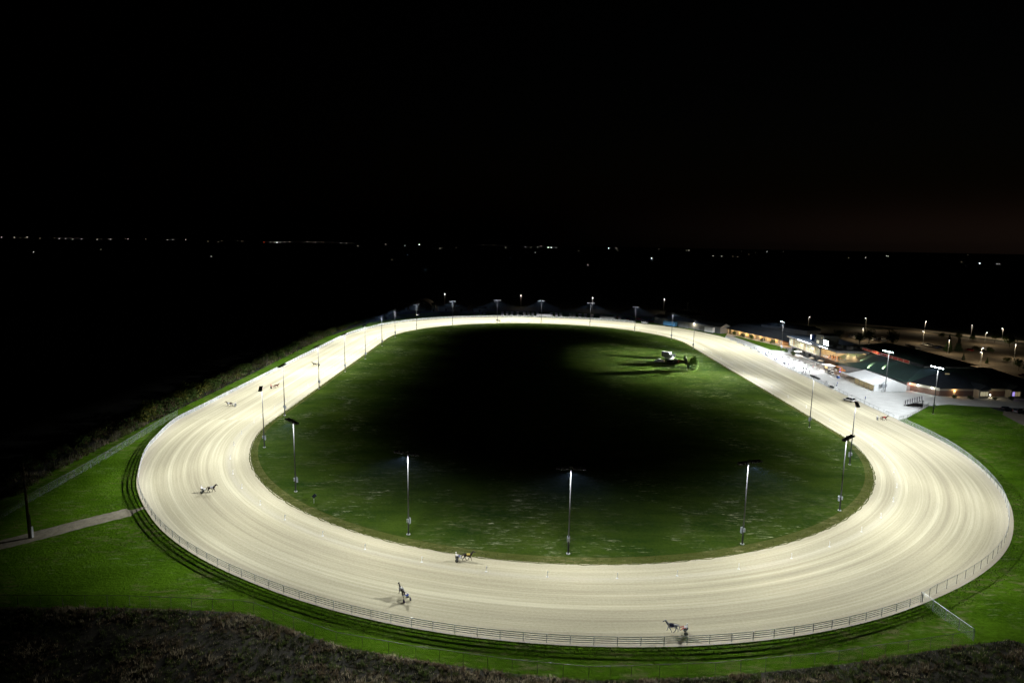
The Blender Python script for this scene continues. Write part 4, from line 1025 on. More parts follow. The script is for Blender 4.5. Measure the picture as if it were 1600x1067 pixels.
t = thing('waste_bin', (160.2, 308.0, 0), 0, 'blue bin standing near the far corner of the marquee', 'bin'); b = MB(); b.box((0, 0, .6), (1.0, 1.3, 1.2)); b.build('body', B['bluep'], t); b = MB(); b.box((0, 0, 1.26), (1.1, 1.4, .12)); b.build('lid', M['white'], t)
MB().box((-.55, 0, 1.0), (.06, .8, .08)).build('handle', M['black'], t)
# raised starter stand and timing posts at the fence
t = thing('photo_stand', (147.0, 285.6, 0), 0, 'small pale stand with a railing on the track side of the fence', 'stand'); b = MB(); b.box((0, 0, .45), (1.6, 4.2, .9)); b.build('platform', M['concrete'], t); b = MB()
for y in (-2, 0, 2): b.tube((-.7, y, .9), (-.7, y, 1.9), .03, n=5); b.tube((.7, y, .9), (.7, y, 1.9), .03, n=5)
b.path([(-.7, -2, 1.9), (-.7, 2, 1.9), (.7, 2, 1.9), (.7, -2, 1.9)], .03, 5, closed=True); b.build('railing', M['galv'], t)
# bleachers
t = thing('bleachers', (165, 256, 0), R(58), 'small set of metal bleachers with slatted rows at the end of the apron', 'bleachers')
for i in range(9): MB().box((0, 3.2 - i * .78, .42 + i * .36), (10.5, .34, .06)).build('bench_plank', M['galv'], t)
b = MB()
for x in (-5, -1.7, 1.7, 5):
    b.tube((x, 3.3, .1), (x, -3.2, 3.3), .05, n=4); b.tube((x, 3.3, .05), (x, -3.2, .05), .05, n=4)
    for i in range(0, 9, 2): b.tube((x, 3.2 - i * .78, .05), (x, 3.2 - i * .78, .4 + i * .36), .04, n=4)
b.build('frame', M['black'], t)
b = MB(); b.add([(-5.2, 3.3, .1), (5.2, 3.3, .1), (5.2, -3.2, 3.1), (-5.2, -3.2, 3.1), (5.2, -3.2, 0), (-5.2, -3.2, 0)], [(0, 1, 2, 3), (3, 2, 4, 5)]); b.build('gap_shade_sheet', M['black'], t)  # black sheet added below the planks, painting the shade in their gaps
b = MB(); b.path([(-5.2, -3.3, 3.3), (-5.2, -3.3, 4.4), (5.2, -3.3, 4.4), (5.2, -3.3, 3.3)], .04, 5); b.build('railing', M['galv'], t)
t = thing('speaker_cabinet', (164.6, 277.6, 0), 0, 'grey cabinet raised on two legs by the marquee end wall', 'cabinet'); MB().box((0, 0, 3.0), (1.1, .8, 1.5)).build('cabinet', M['cabinet'], t); b = MB(); b.tube((-.4, 0, 0), (-.4, 0, 2.3), .07, n=6); b.tube((.4, 0, 0), (.4, 0, 2.3), .07, n=6); b.build('legs', M['cabinet'], t)

# ------------------------------------------------------------------ vegetation
LF = dict(
  g1=leaf_mat('leaf_olive', (.115, .145, .032), (.05, .075, .017)), g2=leaf_mat('leaf_green', (.075, .135, .028), (.035, .07, .014)),
  y=leaf_mat('leaf_yellowish', (.19, .175, .035), (.10, .105, .02)), br=leaf_mat('leaf_brown', (.10, .075, .04), (.055, .042, .022)),
  con=leaf_mat('needle_green', (.03, .055, .025), (.015, .03, .014)), shaded=leaf_mat('leaf_shaded', (.025, .035, .012), (.012, .018, .006)), red=leaf_mat('leaf_reddish', (.10, .035, .025), (.05, .02, .015)))
M['bark'] = mat('bark', (.10, .08, .06), .9, .3, 3); M['palebark'] = mat('pale_dry_stem', (.15, .135, .10), .9, .2, 3)
def leaves(rnd, lobes, n, size, mi_n=2):
    b = MB()
    tot = sum(l[3] * l[4] for l in lobes)
    for (x, y, z, rx, rz) in lobes:
        for _ in range(int(n * rx * rz / tot)):
            u = Vector((rnd.gauss(0, 1), rnd.gauss(0, 1), rnd.gauss(0, 1))).normalized() * (rnd.random() ** .33)
            if rnd.random() < .12: u *= 1.22
            p = Vector((x + u.x * rx, y + u.y * rx, z + u.z * rz))
            if p.z < .05: continue
            a = Vector((rnd.gauss(0, 1), rnd.gauss(0, 1), rnd.gauss(0, .7))).normalized(); c = a.orthogonal().normalized(); d = a.cross(c)
            s = size * rnd.uniform(.6, 1.4); q = rnd.random() * 6.3
            c, d = c * math.cos(q) + d * math.sin(q), d * math.cos(q) - c * math.sin(q)
            b.add([p - c * s * .6, p + d * s * .35, p + c * s * .6, p - d * s * .35], [(0, 1, 2, 3)], rnd.randrange(mi_n))
    return b
def crown_stem(name, lobes, n, size, mats, trunk, seed, stem_m):
    rnd = random.Random(seed); me = leaves(rnd, lobes, n, size, len(mats)).mesh(name + '_crown', mats)
    tb_ = MB()
    for (p, q, r1, r2) in trunk: tb_.tube(p, q, r1, r2, 7)
    return me, tb_.mesh(name + '_trunk', stem_m)
VEG = {}
def veg(name, key, x, y, s, rz, label, cat, group, z=None, sz=1.0):
    cm, tm = VEG[key]
    t = thing(name, (x, y, ground_z(x, y) - .03 if z is None else z), rz, label, cat, group); t.scale = (s, s, s * sz)
    link('crown', cm, t); link('trunk' if 'tree' in name else 'stems', tm, t); return t
rs = random.Random(11)
for k in range(4):
    r_ = random.Random(20 + k); lobes = [(r_.uniform(-1.1, 1.1), r_.uniform(-1.1, 1.1), r_.uniform(.7, 2.1), r_.uniform(.7, 1.2), r_.uniform(.6, 1.2)) for _ in range(8)]
    VEG['shrub%d' % k] = crown_stem('shrub', lobes, 620, .30, [[LF['g1'], LF['g2']], [LF['g2'], LF['br']], [LF['br'], LF['g1']], [LF['y'], LF['g1']]][k],
        [((0, 0, -.2), (l[0] * .8, l[1] * .8, l[2]), .06, .02) for l in lobes], 30 + k, M['bark'])
for k in range(2):
    r_ = random.Random(50 + k); b = MB(); st = []
    for _ in range(18):
        x, y = r_.uniform(-1.6, 1.6), r_.uniform(-1.2, 1.2); st.append(((x, y, -.2), (x + r_.uniform(-.5, .5), y + r_.uniform(-.5, .5), r_.uniform(1.2, 3.0)), .035, .012))
    VEG['reed%d' % k] = crown_stem('reed', [(0, 0, .5, 1.6, .5), (0.3, .2, 1.2, 1.2, .6)], 260, .22, [LF['br'], LF['g1']], st, 60 + k, M['palebark'])
for k in range(2):
    r_ = random.Random(70 + k); lobes = [(r_.uniform(-1.9, 1.9), r_.uniform(-1.9, 1.9), r_.uniform(3.2, 7.0), r_.uniform(1.2, 2.0), r_.uniform(1.1, 1.8)) for _ in range(11)]
    VEG['tree%d' % k] = crown_stem('tree', lobes, 1100, .42, [LF['g1'], LF['g2']], [((0, 0, -.2), (0, 0, 3.2), .22, .15)] + [((0, 0, 2.2), (l[0] * .8, l[1] * .8, l[2]), .09, .03) for l in lobes], 80 + k, M['bark'])
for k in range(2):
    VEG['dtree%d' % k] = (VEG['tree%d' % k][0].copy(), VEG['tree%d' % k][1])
    for q in range(2): VEG['dtree%d' % k][0].materials[q] = LF['shaded']  # darker leaf copy, with the unlit look of the wood put into its colour
for k in range(2):
    lobes = [(0, 0, .9 + i * .85, 2.0 - i * .23, .75) for i in range(9)]
    VEG['conifer%d' % k] = crown_stem('conifer', lobes, 1100, .36, [LF['con'], LF['con'] if k else LF['g2']], [((0, 0, -.2), (0, 0, 8.2), .16, .03)], 90 + k, M['bark'])
VEG['round'] = crown_stem('round_bush', [(0, 0, 2.6, 2.1, 2.6), (.2, .3, 3.4, 1.8, 2.8), (-.3, 0, 1.6, 2.2, 1.6)], 2600, .30, [LF['g1'], LF['g2']], [((0, 0, -.2), (0, 0, 3), .2, .08)], 99, M['bark'])
# shrubs along the left straight, near end first
K = 0
def row(n, f, name, keys, lab, group, smin, smax):
    global K
    for i in range(n):
        x, y = f(i / max(1, n - 1)); K += 1
        veg(name, rs.choice(keys), x + rs.uniform(-1.4, 1.4), y + rs.uniform(-1.5, 1.5), rs.uniform(smin, smax), rs.uniform(0, 6), lab(i), 'shrub', group)
def lerpk(keys):
    return lambda t: interp2(keys, t)
def interp2(k, t):
    n = len(k) - 1; i = min(int(t * n), n - 1); u = t * n - i; return (k[i][0] * (1 - u) + k[i + 1][0] * u, k[i][1] * (1 - u) + k[i + 1][1] * u)
row(16, lerpk([(-121.5, 150), (-123.5, 170), (-124.5, 190), (-125, 205)]), 'reed_clump', ['reed0', 'reed1', 'reed0', 'shrub2'], lambda i: 'clump of pale dry stems beyond the left chain-link fence, %s from its near end' % ordn(i), 'dry stems beyond the left fence', .8, 1.1)
row(14, lerpk([(-125, 204), (-126, 235), (-126, 262)]), 'shrub', ['shrub0', 'shrub1', 'shrub3'], lambda i: 'leafy shrub at the near end of the left straight, %s in the row' % ordn(i), 'shrubs beside the left straight', 1.3, 2.6)
row(20, lerpk([(-125.5, 266), (-125, 330), (-125, 380), (-123, 430)]), 'shrub', ['shrub0', 'shrub2', 'shrub1', 'reed1', 'shrub3'], lambda i: 'low shrub along the grass strip of the left straight, %s going away' % ordn(i), 'shrubs beside the left straight', .9, 2.1)
row(18, lerpk([(-124, 432), (-120, 480), (-112, 512), (-96, 535)]), 'shrub', ['shrub3', 'shrub0', 'shrub3'], lambda i: 'yellowish shrub behind the far left turn, %s from its near end' % ordn(i), 'shrubs behind the far left turn', 1.1, 1.8)
row(24, lerpk([(-127.5, 270), (-127.5, 340), (-127, 420)]), 'shrub', ['shrub1', 'shrub0', 'shrub2'], lambda i: 'dark shrub in the second row of the left straight, number %d going away' % (i + 1), 'second row of shrubs on the left straight', 1.0, 2.2)
row(14, lerpk([(-131, 160), (-133, 210), (-133, 262)]), 'shrub', ['shrub1', 'shrub2', 'shrub0'], lambda i: 'dark shrub in the second row behind the left fence, %s from its near end' % ordn(i), 'back row of shrubs on the left', 1.1, 1.7)
for i in range(18):
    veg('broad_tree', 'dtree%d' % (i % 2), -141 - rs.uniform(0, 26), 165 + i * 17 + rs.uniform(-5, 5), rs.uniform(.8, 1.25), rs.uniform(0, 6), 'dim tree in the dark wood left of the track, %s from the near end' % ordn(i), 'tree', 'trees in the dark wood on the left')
# pale banks between the shrubs
for i, (x, y, l, rz) in enumerate([(-134, 236, 13, 80), (-132, 272, 9, 85), (-133, 352, 22, 86), (-133, 388, 20, 88), (-132, 425, 16, 92)]):
    b = MB(); n = 10
    for q in range(n):
        a0, a1 = q / n - .5, (q + 1) / n - .5; h0, h1 = math.cos(a0 * PI) * 1.3, math.cos(a1 * PI) * 1.3
        b.add([(a0 * l, -2.6, -.3), (a1 * l, -2.6, -.3), (a1 * l, .2, h1), (a0 * l, .2, h0), (a1 * l, 2.2, -.3), (a0 * l, 2.2, -.3)], [(0, 1, 2, 3), (3, 2, 4, 5)])
    o = tag(b.build('earth_bank', M['gravel'], smooth=True), 'pale bank among the shrubs of the left straight, %s going away' % ordn(i), 'bank', 'gravel banks left of the track')
    o.location = (x, y, ground_z(x, y)); o.rotation_euler = (0, 0, R(rz))

# dry scrub in the foreground and rough ground on the left
b = MB(); nx = 81
xs = [-170 + 320 * i / (nx - 1) for i in range(nx)]; rowsn = 7; vs = []
for x in xs:
    y1 = fence_y(x) - .25
    for k in range(rowsn):
        y = y1 - (y1 - 30) * (k / (rowsn - 1)) ** 1.8; vs.append((x, y, ground_z(x, y) + .04))
b.add(vs, [(i * rowsn + k, (i + 1) * rowsn + k, (i + 1) * rowsn + k + 1, i * rowsn + k + 1) for i in range(nx - 1) for k in range(rowsn - 1)])
o = b.build('scrub_ground', M['scrub'], smooth=True); tag(o, kind='structure')
if o.data.polygons[0].normal.z < 0: o.data.flip_normals()
b = MB(); ys = [112 + i * 12 for i in range(40)]; vs = []
for y in ys:
    x0 = -121.5 if y < 160 else (-123 if y < 420 else -121 + (y - 420) * .12)
    for dx in (0, 3, 6, 9, 12, 16, 20, 25, 30, 36, 44, 60, 100, 200): vs.append((x0 - dx + (math.sin(y * .5) * .6 if dx == 0 else 0), y, ground_z(x0 - dx, y) + .06))
b.add(vs, [(i * 14 + k, (i + 1) * 14 + k, (i + 1) * 14 + k + 1, i * 14 + k + 1) for i in range(39) for k in range(13)])
o = b.build('rough_ground', M['rough'], smooth=True); tag(o, kind='structure')
if o.data.polygons[0].normal.z < 0: o.data.flip_normals()
TF = [mat('dry_grass_tan', (.27, .23, .15), .9, .25, .3, spec=.05, transl=.55), mat('dry_grass_brown', (.105, .078, .045), .9, .3, .3, spec=.05, transl=.55), mat('weed_green', (.06, .085, .02), .9, .3, .3, spec=.05, transl=.55), mat('weed_dark', (.03, .035, .015), .9, .3, .3, spec=.05, transl=.55)]
from mathutils import noise as mnoise
def tufts(name, pts, hmin, hmax, blades, seed, wts, wide=.07):
    r_ = random.Random(seed); vs = []; fs = []; ms = []
    for (x, y) in pts:
        n1 = mnoise.noise(Vector((x * .10, y * .28, 3.0))) + .45 * mnoise.noise(Vector((x * .35, y * .8, 7.0)))
        pick = 0 if n1 > .30 else (1 if n1 > .05 else (2 if n1 > -.22 else 3))
        z = ground_z(x, y); hs = r_.uniform(hmin, hmax) * (1.0 + .5 * n1)
        for _ in range(blades):
            a = r_.random() * 6.28; l = r_.uniform(.1, .5) * hs; bx, by = x + r_.uniform(-.25, .25), y + r_.uniform(-.25, .25); q = r_.random() * 6.28; w_ = wide * r_.uniform(.6, 1.5)
            i = len(vs); vs += [(bx - math.cos(q) * w_, by - math.sin(q) * w_, z - .05), (bx + math.cos(q) * w_, by + math.sin(q) * w_, z - .05), (bx + math.cos(a) * l, by + math.sin(a) * l, z + hs * r_.uniform(.6, 1.1))]
            fs.append((i, i + 1, i + 2)); ms.append(pick if r_.random() < .7 else r_.choice(wts))
    b = MB(); b.v, b.f, b.m = vs, fs, ms
    return b.build(name, TF, fix=False)
r_ = random.Random(7); pts = []
while len(pts) < 36000:
    x = r_.uniform(-105, 108); y1 = fence_y(x) - .3; y0 = 64
    y = y1 - (r_.random() ** 1.15) * (y1 - y0)
    pts.append((x, y))
tag(tufts('dry_scrub', pts, .2, .7, 9, 8, [0, 1, 2, 3], .045), 'dry brown and tan scrub covering the foreground slope below the fence', 'scrub', kind='stuff')
pts = []
while len(pts) < 5200:
    y = r_.uniform(118, 520); x = -122.5 - abs(r_.gauss(0, 8)); pts.append((x, y))
tag(tufts('rough_weeds', pts, .4, 1.3, 6, 9, [1, 2, 2, 3], .10), 'rough weeds and dry grass filling the ground left of the grass strip', 'weeds', kind='stuff')
# ragged grass along the sand edges and on the lawns outside the rail
GT = [mat('edge_grass', (.045, .085, .010), .9, .3, .5, spec=.0, transl=.4), mat('edge_grass_dark', (.022, .05, .006), .9, .3, .5, spec=.0, transl=.4), mat('edge_grass_dry', (.11, .11, .04), .9, .3, .5, spec=.0, transl=.4)]
vs = []; fs = []; ms = []
def blade(x, y, z, h, w_):
    a = r_.random() * 6.28; q = r_.random() * 6.28; l = h * r_.uniform(.2, .9); i = len(vs)
    vs.extend([(x - math.cos(q) * w_, y - math.sin(q) * w_, z - .03), (x + math.cos(q) * w_, y + math.sin(q) * w_, z - .03), (x + math.cos(a) * l, y + math.sin(a) * l, z + h)]); fs.append((i, i + 1, i + 2)); ms.append(r_.choice([0, 0, 1, 2]))
for _ in range(26000):
    i = r_.randrange(NP)
    if 225 <= i <= 352: continue
    s = r_.random() ** 1.5 * 3.5 + .15; p = OUT[i] + (OUT[(i + 1) % NP] - OUT[i]) * r_.random() + ONRM[i] * s
    if (p.x + 84.5) ** 2 + (p.y - 141) ** 2 < 20: continue
    blade(p.x, p.y, FALL[i] * prof(s) - .03 * (1 - FALL[i]), r_.uniform(.08, .28), .07)
for _ in range(15000):
    i = r_.randrange(NP); t_ = r_.random(); p = INN[i].lerp(INN[(i + 1) % NP], t_); d_ = (Vector((cx, cy, 0)) - p).normalized(); s = r_.random() ** 2 * 2.2 - .35; p = p + d_ * s
    blade(p.x, p.y, .0, r_.uniform(.06, .2), .08)
b = MB(); b.v, b.f, b.m = vs, fs, ms
tag(b.build('edge_grass', GT, fix=False), 'ragged grass along both edges of the sand track', 'grass', kind='stuff')

# ------------------------------------------------------------------ vehicles
PAINT = {}
def paint(n, c):
    if n not in PAINT: PAINT[n] = mat('paint_' + n, c, .3, .04, .6, spec=.5)
    return PAINT[n]
TAIL = emis('tail_light', (1, .05, .03), 2.5); HEADL = emis('head_light', (1, .93, .75), 12.0); REFL = mat('lamp_reflector', (.55, .55, .53), .2, .0, spec=.6); TAILOFF = mat('tail_lens', (.25, .01, .01), .3, .05)
def car_mb(kind):
    L, W, Hh = dict(sedan=(4.6, 1.8, 1.45), suv=(4.7, 1.9, 1.75), pickup=(5.4, 1.95, 1.8), van=(5.6, 2.0, 2.4))[kind]
    body = MB(); cab = MB(); roof = MB(); z1 = .95 if kind != 'van' else 1.25
    x0, x1 = -L / 2, L / 2
    prof = [(x0, .35), (x0 - .02, .75), (x0 + .12, z1), (x1 - 1.25, z1), (x1 - .25, z1 - .14), (x1, .70), (x1 - .02, .35)]
    n = len(prof); vs = [(x, -W / 2, z) for x, z in prof] + [(x, W / 2, z) for x, z in prof]
    for i, (x, z) in enumerate(prof):
        if z >= .9: vs[i] = (x, -W / 2 + .06, z); vs[n + i] = (x, W / 2 - .06, z)
    body.add(vs, [(i, (i + 1) % n, n + (i + 1) % n, n + i) for i in range(n)] + [tuple(range(n - 1, -1, -1)), tuple(range(n, 2 * n))])
    cx0, cx1 = dict(sedan=(x0 + .45, x1 - 1.2), suv=(x0 + .15, x1 - 1.25), pickup=(x0 + 1.9, x1 - 1.4), van=(x0 + .05, x1 - .9))[kind]
    tx0, tx1 = dict(sedan=(cx0 + .65, cx1 - .75), suv=(cx0 + .25, cx1 - .7), pickup=(cx0 + .15, cx1 - .65), van=(cx0 + .05, cx1 - .5))[kind]
    wb, wt = W / 2 - .08, W / 2 - .22
    cab.add([(cx0, -wb, z1), (cx1, -wb, z1), (cx1, wb, z1), (cx0, wb, z1), (tx0, -wt, Hh - .05), (tx1, -wt, Hh - .05), (tx1, wt, Hh - .05), (tx0, wt, Hh - .05)], [(0, 1, 5, 4), (1, 2, 6, 5), (2, 3, 7, 6), (3, 0, 4, 7)])
    roof.box(((tx0 + tx1) / 2, 0, Hh - .02), (tx1 - tx0 + .06, 2 * wt + .04, .07))
    for x_, xt in ((cx0, tx0), (cx1, tx1), ((cx0 + cx1) / 2, (tx0 + tx1) / 2)):
        for s in (-1, 1): roof.tube((x_, s * (wb + .005), z1), (xt, s * (wt + .005), Hh - .04), .035, n=4)
    if kind == 'pickup': body.box((x0 + .95, -W / 2 + .06, 1.05), (1.9, .08, .22)); body.box((x0 + .95, W / 2 - .06, 1.05), (1.9, .08, .22)); body.box((x0 + .06, 0, 1.05), (.08, W - .2, .22))
    return body, cab, roof, L, W
CARM = {}
whm = MB().tube((0, -.11, 0), (0, .11, 0), .33, n=14).mesh('wheel', M['rubber']); hub = MB().tube((0, -.125, 0), (0, .125, 0), .19, n=10).mesh('rim', M['galv'])
lmp = MB().box((0, 0, 0), (.06, .36, .16))
lm_on, lm_off, tl_on, tl_off = lmp.mesh('headlight', HEADL), lmp.mesh('headlight', REFL), lmp.mesh('taillight', TAIL), lmp.mesh('taillight', TAILOFF)
def car(kind, col, x, y, rz, label, group=None, cat='car', name='parked_car', lights=False, tails=False, z=0.0):
    key = (kind, col)
    if key not in CARM:
        b, c, r2, L, W = car_mb(kind); pm_ = PAINT[col]; CARM[key] = (b.mesh('body', pm_), c.mesh('window_glass', M['glass']), r2.mesh('roof', pm_), L, W)
    bm_, cm, rm, L, W = CARM[key]; t = thing(name, (x, y, z), rz, label, cat, group)
    link('body', bm_, t); link('window_glass', cm, t); link('roof', rm, t)
    for a in (-L * .30, L * .31):
        for s in (-1, 1): w_ = link('wheel', whm, t); w_.location = (a, s * (W / 2 - .10), .33); link('rim', hub, w_)
    for s in (-1, 1):
        h_ = link('headlight', lm_on if lights else lm_off, t); h_.location = (L / 2 - .02, s * W * .34, .68)
        h_ = link('taillight', tl_on if tails else tl_off, t); h_.location = (-L / 2, s * W * .40, .80)
    return t
for n_, c_ in dict(white=(.7, .7, .7), black=(.015, .015, .017), silver=(.22, .23, .24), red=(.30, .02, .02), blue=(.03, .06, .2), grey=(.12, .12, .13), tan=(.3, .25, .18), offwhite=(.26, .26, .25)).items(): paint(n_, c_)
row1 = [(276.5, 424.5), (277.0, 421.7), (277.3, 418.9), (277.6, 416.1), (277.6, 413.3), (277.4, 410.5), (277.2, 407.7), (277.0, 404.9)]
for i, (x, y) in enumerate(row1): car(('sedan', 'suv', 'pickup')[i % 3], ('silver', 'black', 'white', 'grey', 'black', 'blue', 'black', 'silver')[i], x, y, R(185), '%s in the lot row left of the big conifers, %s from the far end' % (('silver sedan', 'black suv', 'white pickup', 'grey sedan', 'black suv', 'blue pickup', 'black sedan', 'silver suv')[i], ordn(i)), 'cars parked in rows in the lot')
row2 = [(261.2, 416.6), (260.8, 413.6), (260.4, 410.6), (260.0, 407.6), (259.6, 404.6)]
for i, (x, y) in enumerate(row2): car(('suv', 'sedan')[i % 2], ('white', 'tan', 'black', 'silver', 'grey')[i], x, y, R(5), '%s behind the dark trees above the hall roof, %s from the far end' % (('white suv', 'tan sedan', 'black suv', 'silver sedan', 'grey suv')[i], ordn(i)), 'cars parked in rows in the lot')
row3 = [(247.5 + i * 1.9, 464 - i * 2.5) for i in range(9)]
for i, (x, y) in enumerate(row3): car(('sedan', 'suv', 'sedan', 'pickup')[i % 4], ('black', 'silver', 'white', 'grey', 'red')[i % 5], x, y, R(215), '%s in the far lot row above the grandstand, %s from the left' % (('black', 'silver', 'white', 'grey', 'dark red')[i % 5] + ' car', ordn(i)), 'cars parked in rows in the lot')
row4 = [(243 + i * 1.9, 455 - i * 2.5) for i in range(8)]
for i, (x, y) in enumerate(row4): car(('suv', 'sedan', 'van', 'sedan')[i % 4], ('grey', 'white', 'black', 'silver')[i % 4], x, y, R(35), '%s in the near lot row above the grandstand, %s from the left' % (('grey suv', 'white sedan', 'black van', 'silver sedan')[i % 4], ordn(i)), 'cars parked in rows in the lot')
car('suv', 'red', 291.5, 403.4, R(100), 'dark red suv alone in the open lot right of the conifers', 'cars parked singly')
car('sedan', 'black', 298.6, 401.5, R(95), 'black sedan alone in the open lot beside the dark red suv', 'cars parked singly')
car('sedan', 'red', 261.5, 321, R(120), 'red sedan at the right edge of the picture behind the wing roof', 'cars parked singly')
for i, (x, y, c_) in enumerate([(198, 249.6, 'black'), (200.4, 246, 'grey'), (202.5, 242.2, 'black'), (193.6, 229.4, 'black'), (192.0, 224.6, 'red'), (194.5, 220, 'grey')]):
    car(('sedan', 'suv')[i % 2], c_, x, y, R(20), '%s in the dark side lot beyond the right-hand lawn, %s from the building' % ((('black sedan', 'grey suv', 'black sedan', 'black suv', 'dark red sedan', 'grey suv')[i]), ordn(i)), 'cars in the dark side lot')
car('suv', 'white', 140.6, 259.8, R(112), 'white suv parked on the sand against the home straight fence', None, 'car', 'parked_car')
car('pickup', 'red', -81.5, 547.5, R(-95), 'dark red pickup with its headlights on behind the far left turn', None, 'pickup', 'pickup_truck', True)
car('van', 'white', 108.0, 519.0, R(-52), 'white van parked on the pale sand left of the long barn', None, 'van', 'parked_van')
for i, (x, y, k_, c_) in enumerate([(134.0, 500.5, 'sedan', 'black'), (137.0, 495.4, 'pickup', 'red'), (139.5, 491.0, 'suv', 'white'), (141.4, 486.5, 'sedan', 'grey')]):
    car(k_, c_, x, y, R(-60), '%s parked in front of the long barn, %s from the blue trailer' % (('black sedan', 'dark red pickup', 'white suv', 'grey sedan')[i], ordn(i)), 'vehicles in front of the long barn')
for i in range(12):
    x, y = 94 + (i % 6) * 4.2, 545 - (i % 6) * 3.5 + (i // 6) * 9
    car(('sedan', 'suv', 'pickup')[i % 3], ('black', 'red', 'grey', 'silver')[i % 4], x, y, R(-40 + 180 * (i % 2)), '%s car crowded left of the long barn, %s in the %s row' % (('black', 'red', 'grey', 'silver')[i % 4], ordn(i % 6), ('near', 'back')[i // 6]), 'cars crowded left of the long barn', tails=(i % 2 == 0))
# horse trailers behind the far turn
def trailer_meshes(c):
    b = MB(); b.box((0, 0, 1.55), (4.6, 2.1, 2.1)); b.add([(2.3, -1.05, .5), (2.9, 0, .5), (2.3, 1.05, .5), (2.3, -1.05, 2.6), (2.75, 0, 2.45), (2.3, 1.05, 2.6)], [(0, 1, 4, 3), (1, 2, 5, 4), (3, 4, 5)])
    r2 = MB(); r2.box((0, 0, 2.66), (4.7, 2.2, .12)); w2 = MB(); w2.box((0, -1.07, 2.1), (4.0, .04, .45)); w2.box((0, 1.07, 2.1), (4.0, .04, .45)); w2.box((-2.32, 0, 2.05), (.04, 1.9, .8))
    d2 = MB(); d2.box((-2.33, 0, 1.05), (.05, 1.9, 1.1)); h2 = MB(); h2.tube((2.6, 0, .55), (3.9, 0, .5), .06, n=6); h2.tube((3.7, 0, .5), (3.7, 0, 0), .04, n=5)
    return b.mesh('body', c), r2.mesh('roof', M['galv']), w2.mesh('window', M['glass']), d2.mesh('rear_ramp', M['white']), h2.mesh('drawbar', M['black'])
TRM = [trailer_meshes(PAINT['silver']), trailer_meshes(PAINT['offwhite']), trailer_meshes(PAINT['grey'])]
trs = [(-8.7, 559), (-4.8, 559.4), (-.4, 559.8), (4.7, 560), (10.5, 560.4), (14.3, 560.6), (17.8, 560.2), (22.0, 559.6), (34.0, 558), (38.5, 557.4), (42.4, 557), (50.7, 556), (53.9, 555.2), (58.9, 554.4), (63.7, 553.5), (69.2, 551.6), (76.8, 548.9), (87.7, 544.1), (91.8, 542.3)]
for i, (x, y) in enumerate(trs):
    t = thing('horse_trailer', (x, y + 2, 0), R(90 - (i > 11) * 14), '%s horse trailer parked behind the far turn, %s from the left' % (('silver', 'white', 'grey')[i % 3], ordn(i)), 'trailer', 'horse trailers behind the far turn')
    for n_, m_ in zip(('body', 'roof', 'window', 'rear_ramp', 'drawbar'), TRM[i % 3]): link(n_, m_, t)
    for a in (-.5, .5):
        for s in (-1, 1): w_ = link('wheel', whm, t); w_.location = (a, s * 1.0, .33)
for i, (x, y, l, m_, lb, rz) in enumerate([(27.5, 556, 12, M['white'], 'long white flatbed trailer in the row behind the top of the far turn', 0), (81.6, 545, 13, M['white'], 'long low white trailer near the right end of the trailer row', -28),
        (125.0, 503.3, 12, B['bluetrailer'], 'long bright blue trailer parked in front of the long barn', -54), (145.6, 468.6, 7.5, M['white'], 'plain white box trailer parked at the right end of the long barn', -58)]):
    t = thing('box_trailer', (x, y, 0), R(rz), lb, 'trailer'); hh = 3.3 if i > 1 else 1.4
    MB().box((0, 0, hh / 2 + .6), (l, 2.5, hh)).build('body', m_, t); MB().box((0, 0, hh + .66), (l + .1, 2.6, .1)).build('roof', m_, t); MB().box((-l / 2 - .03, 0, hh / 2 + .65), (.05, 2.2, hh - .3)).build('rear_door', M['galv'], t)
    for a in (-l * .3, -l * .3 + .9, l * .35):
        for s in (-1, 1): w_ = link('wheel', whm, t); w_.location = (a, s * 1.1, .33); w_.scale = (1.3, 1.3, 1.3)
    b = MB(); b.box((0, 0, .5), (l, .9, .2)); b.build('chassis', M['black'], t)
t = thing('vendor_stall', (143.2, 482.8, 0), R(-60), 'small stall glowing warm white in front of the long barn', 'stall'); b = MB()
for a in (-1.5, 1.5):
    for c_ in (-1.5, 1.5): b.tube((a, c_, 0), (a, c_, 2.4), .05, n=5)
b.build('poles', M['galv'], t); b = MB(); b.add([(-1.8, -1.8, 2.3), (1.8, -1.8, 2.3), (1.8, 1.8, 2.3), (-1.8, 1.8, 2.3), (0, 0, 3.4)], [(0, 1, 4), (1, 2, 4), (2, 3, 4), (3, 0, 4)]); b.build('canopy', B['tent'], t); MB().box((0, -.8, .5), (2.6, .8, 1.0)).build('counter', B['orange'], t); lampo(t, (0, 0, 2.1), P_WARM * 1.2, (1, .8, .5), .1)
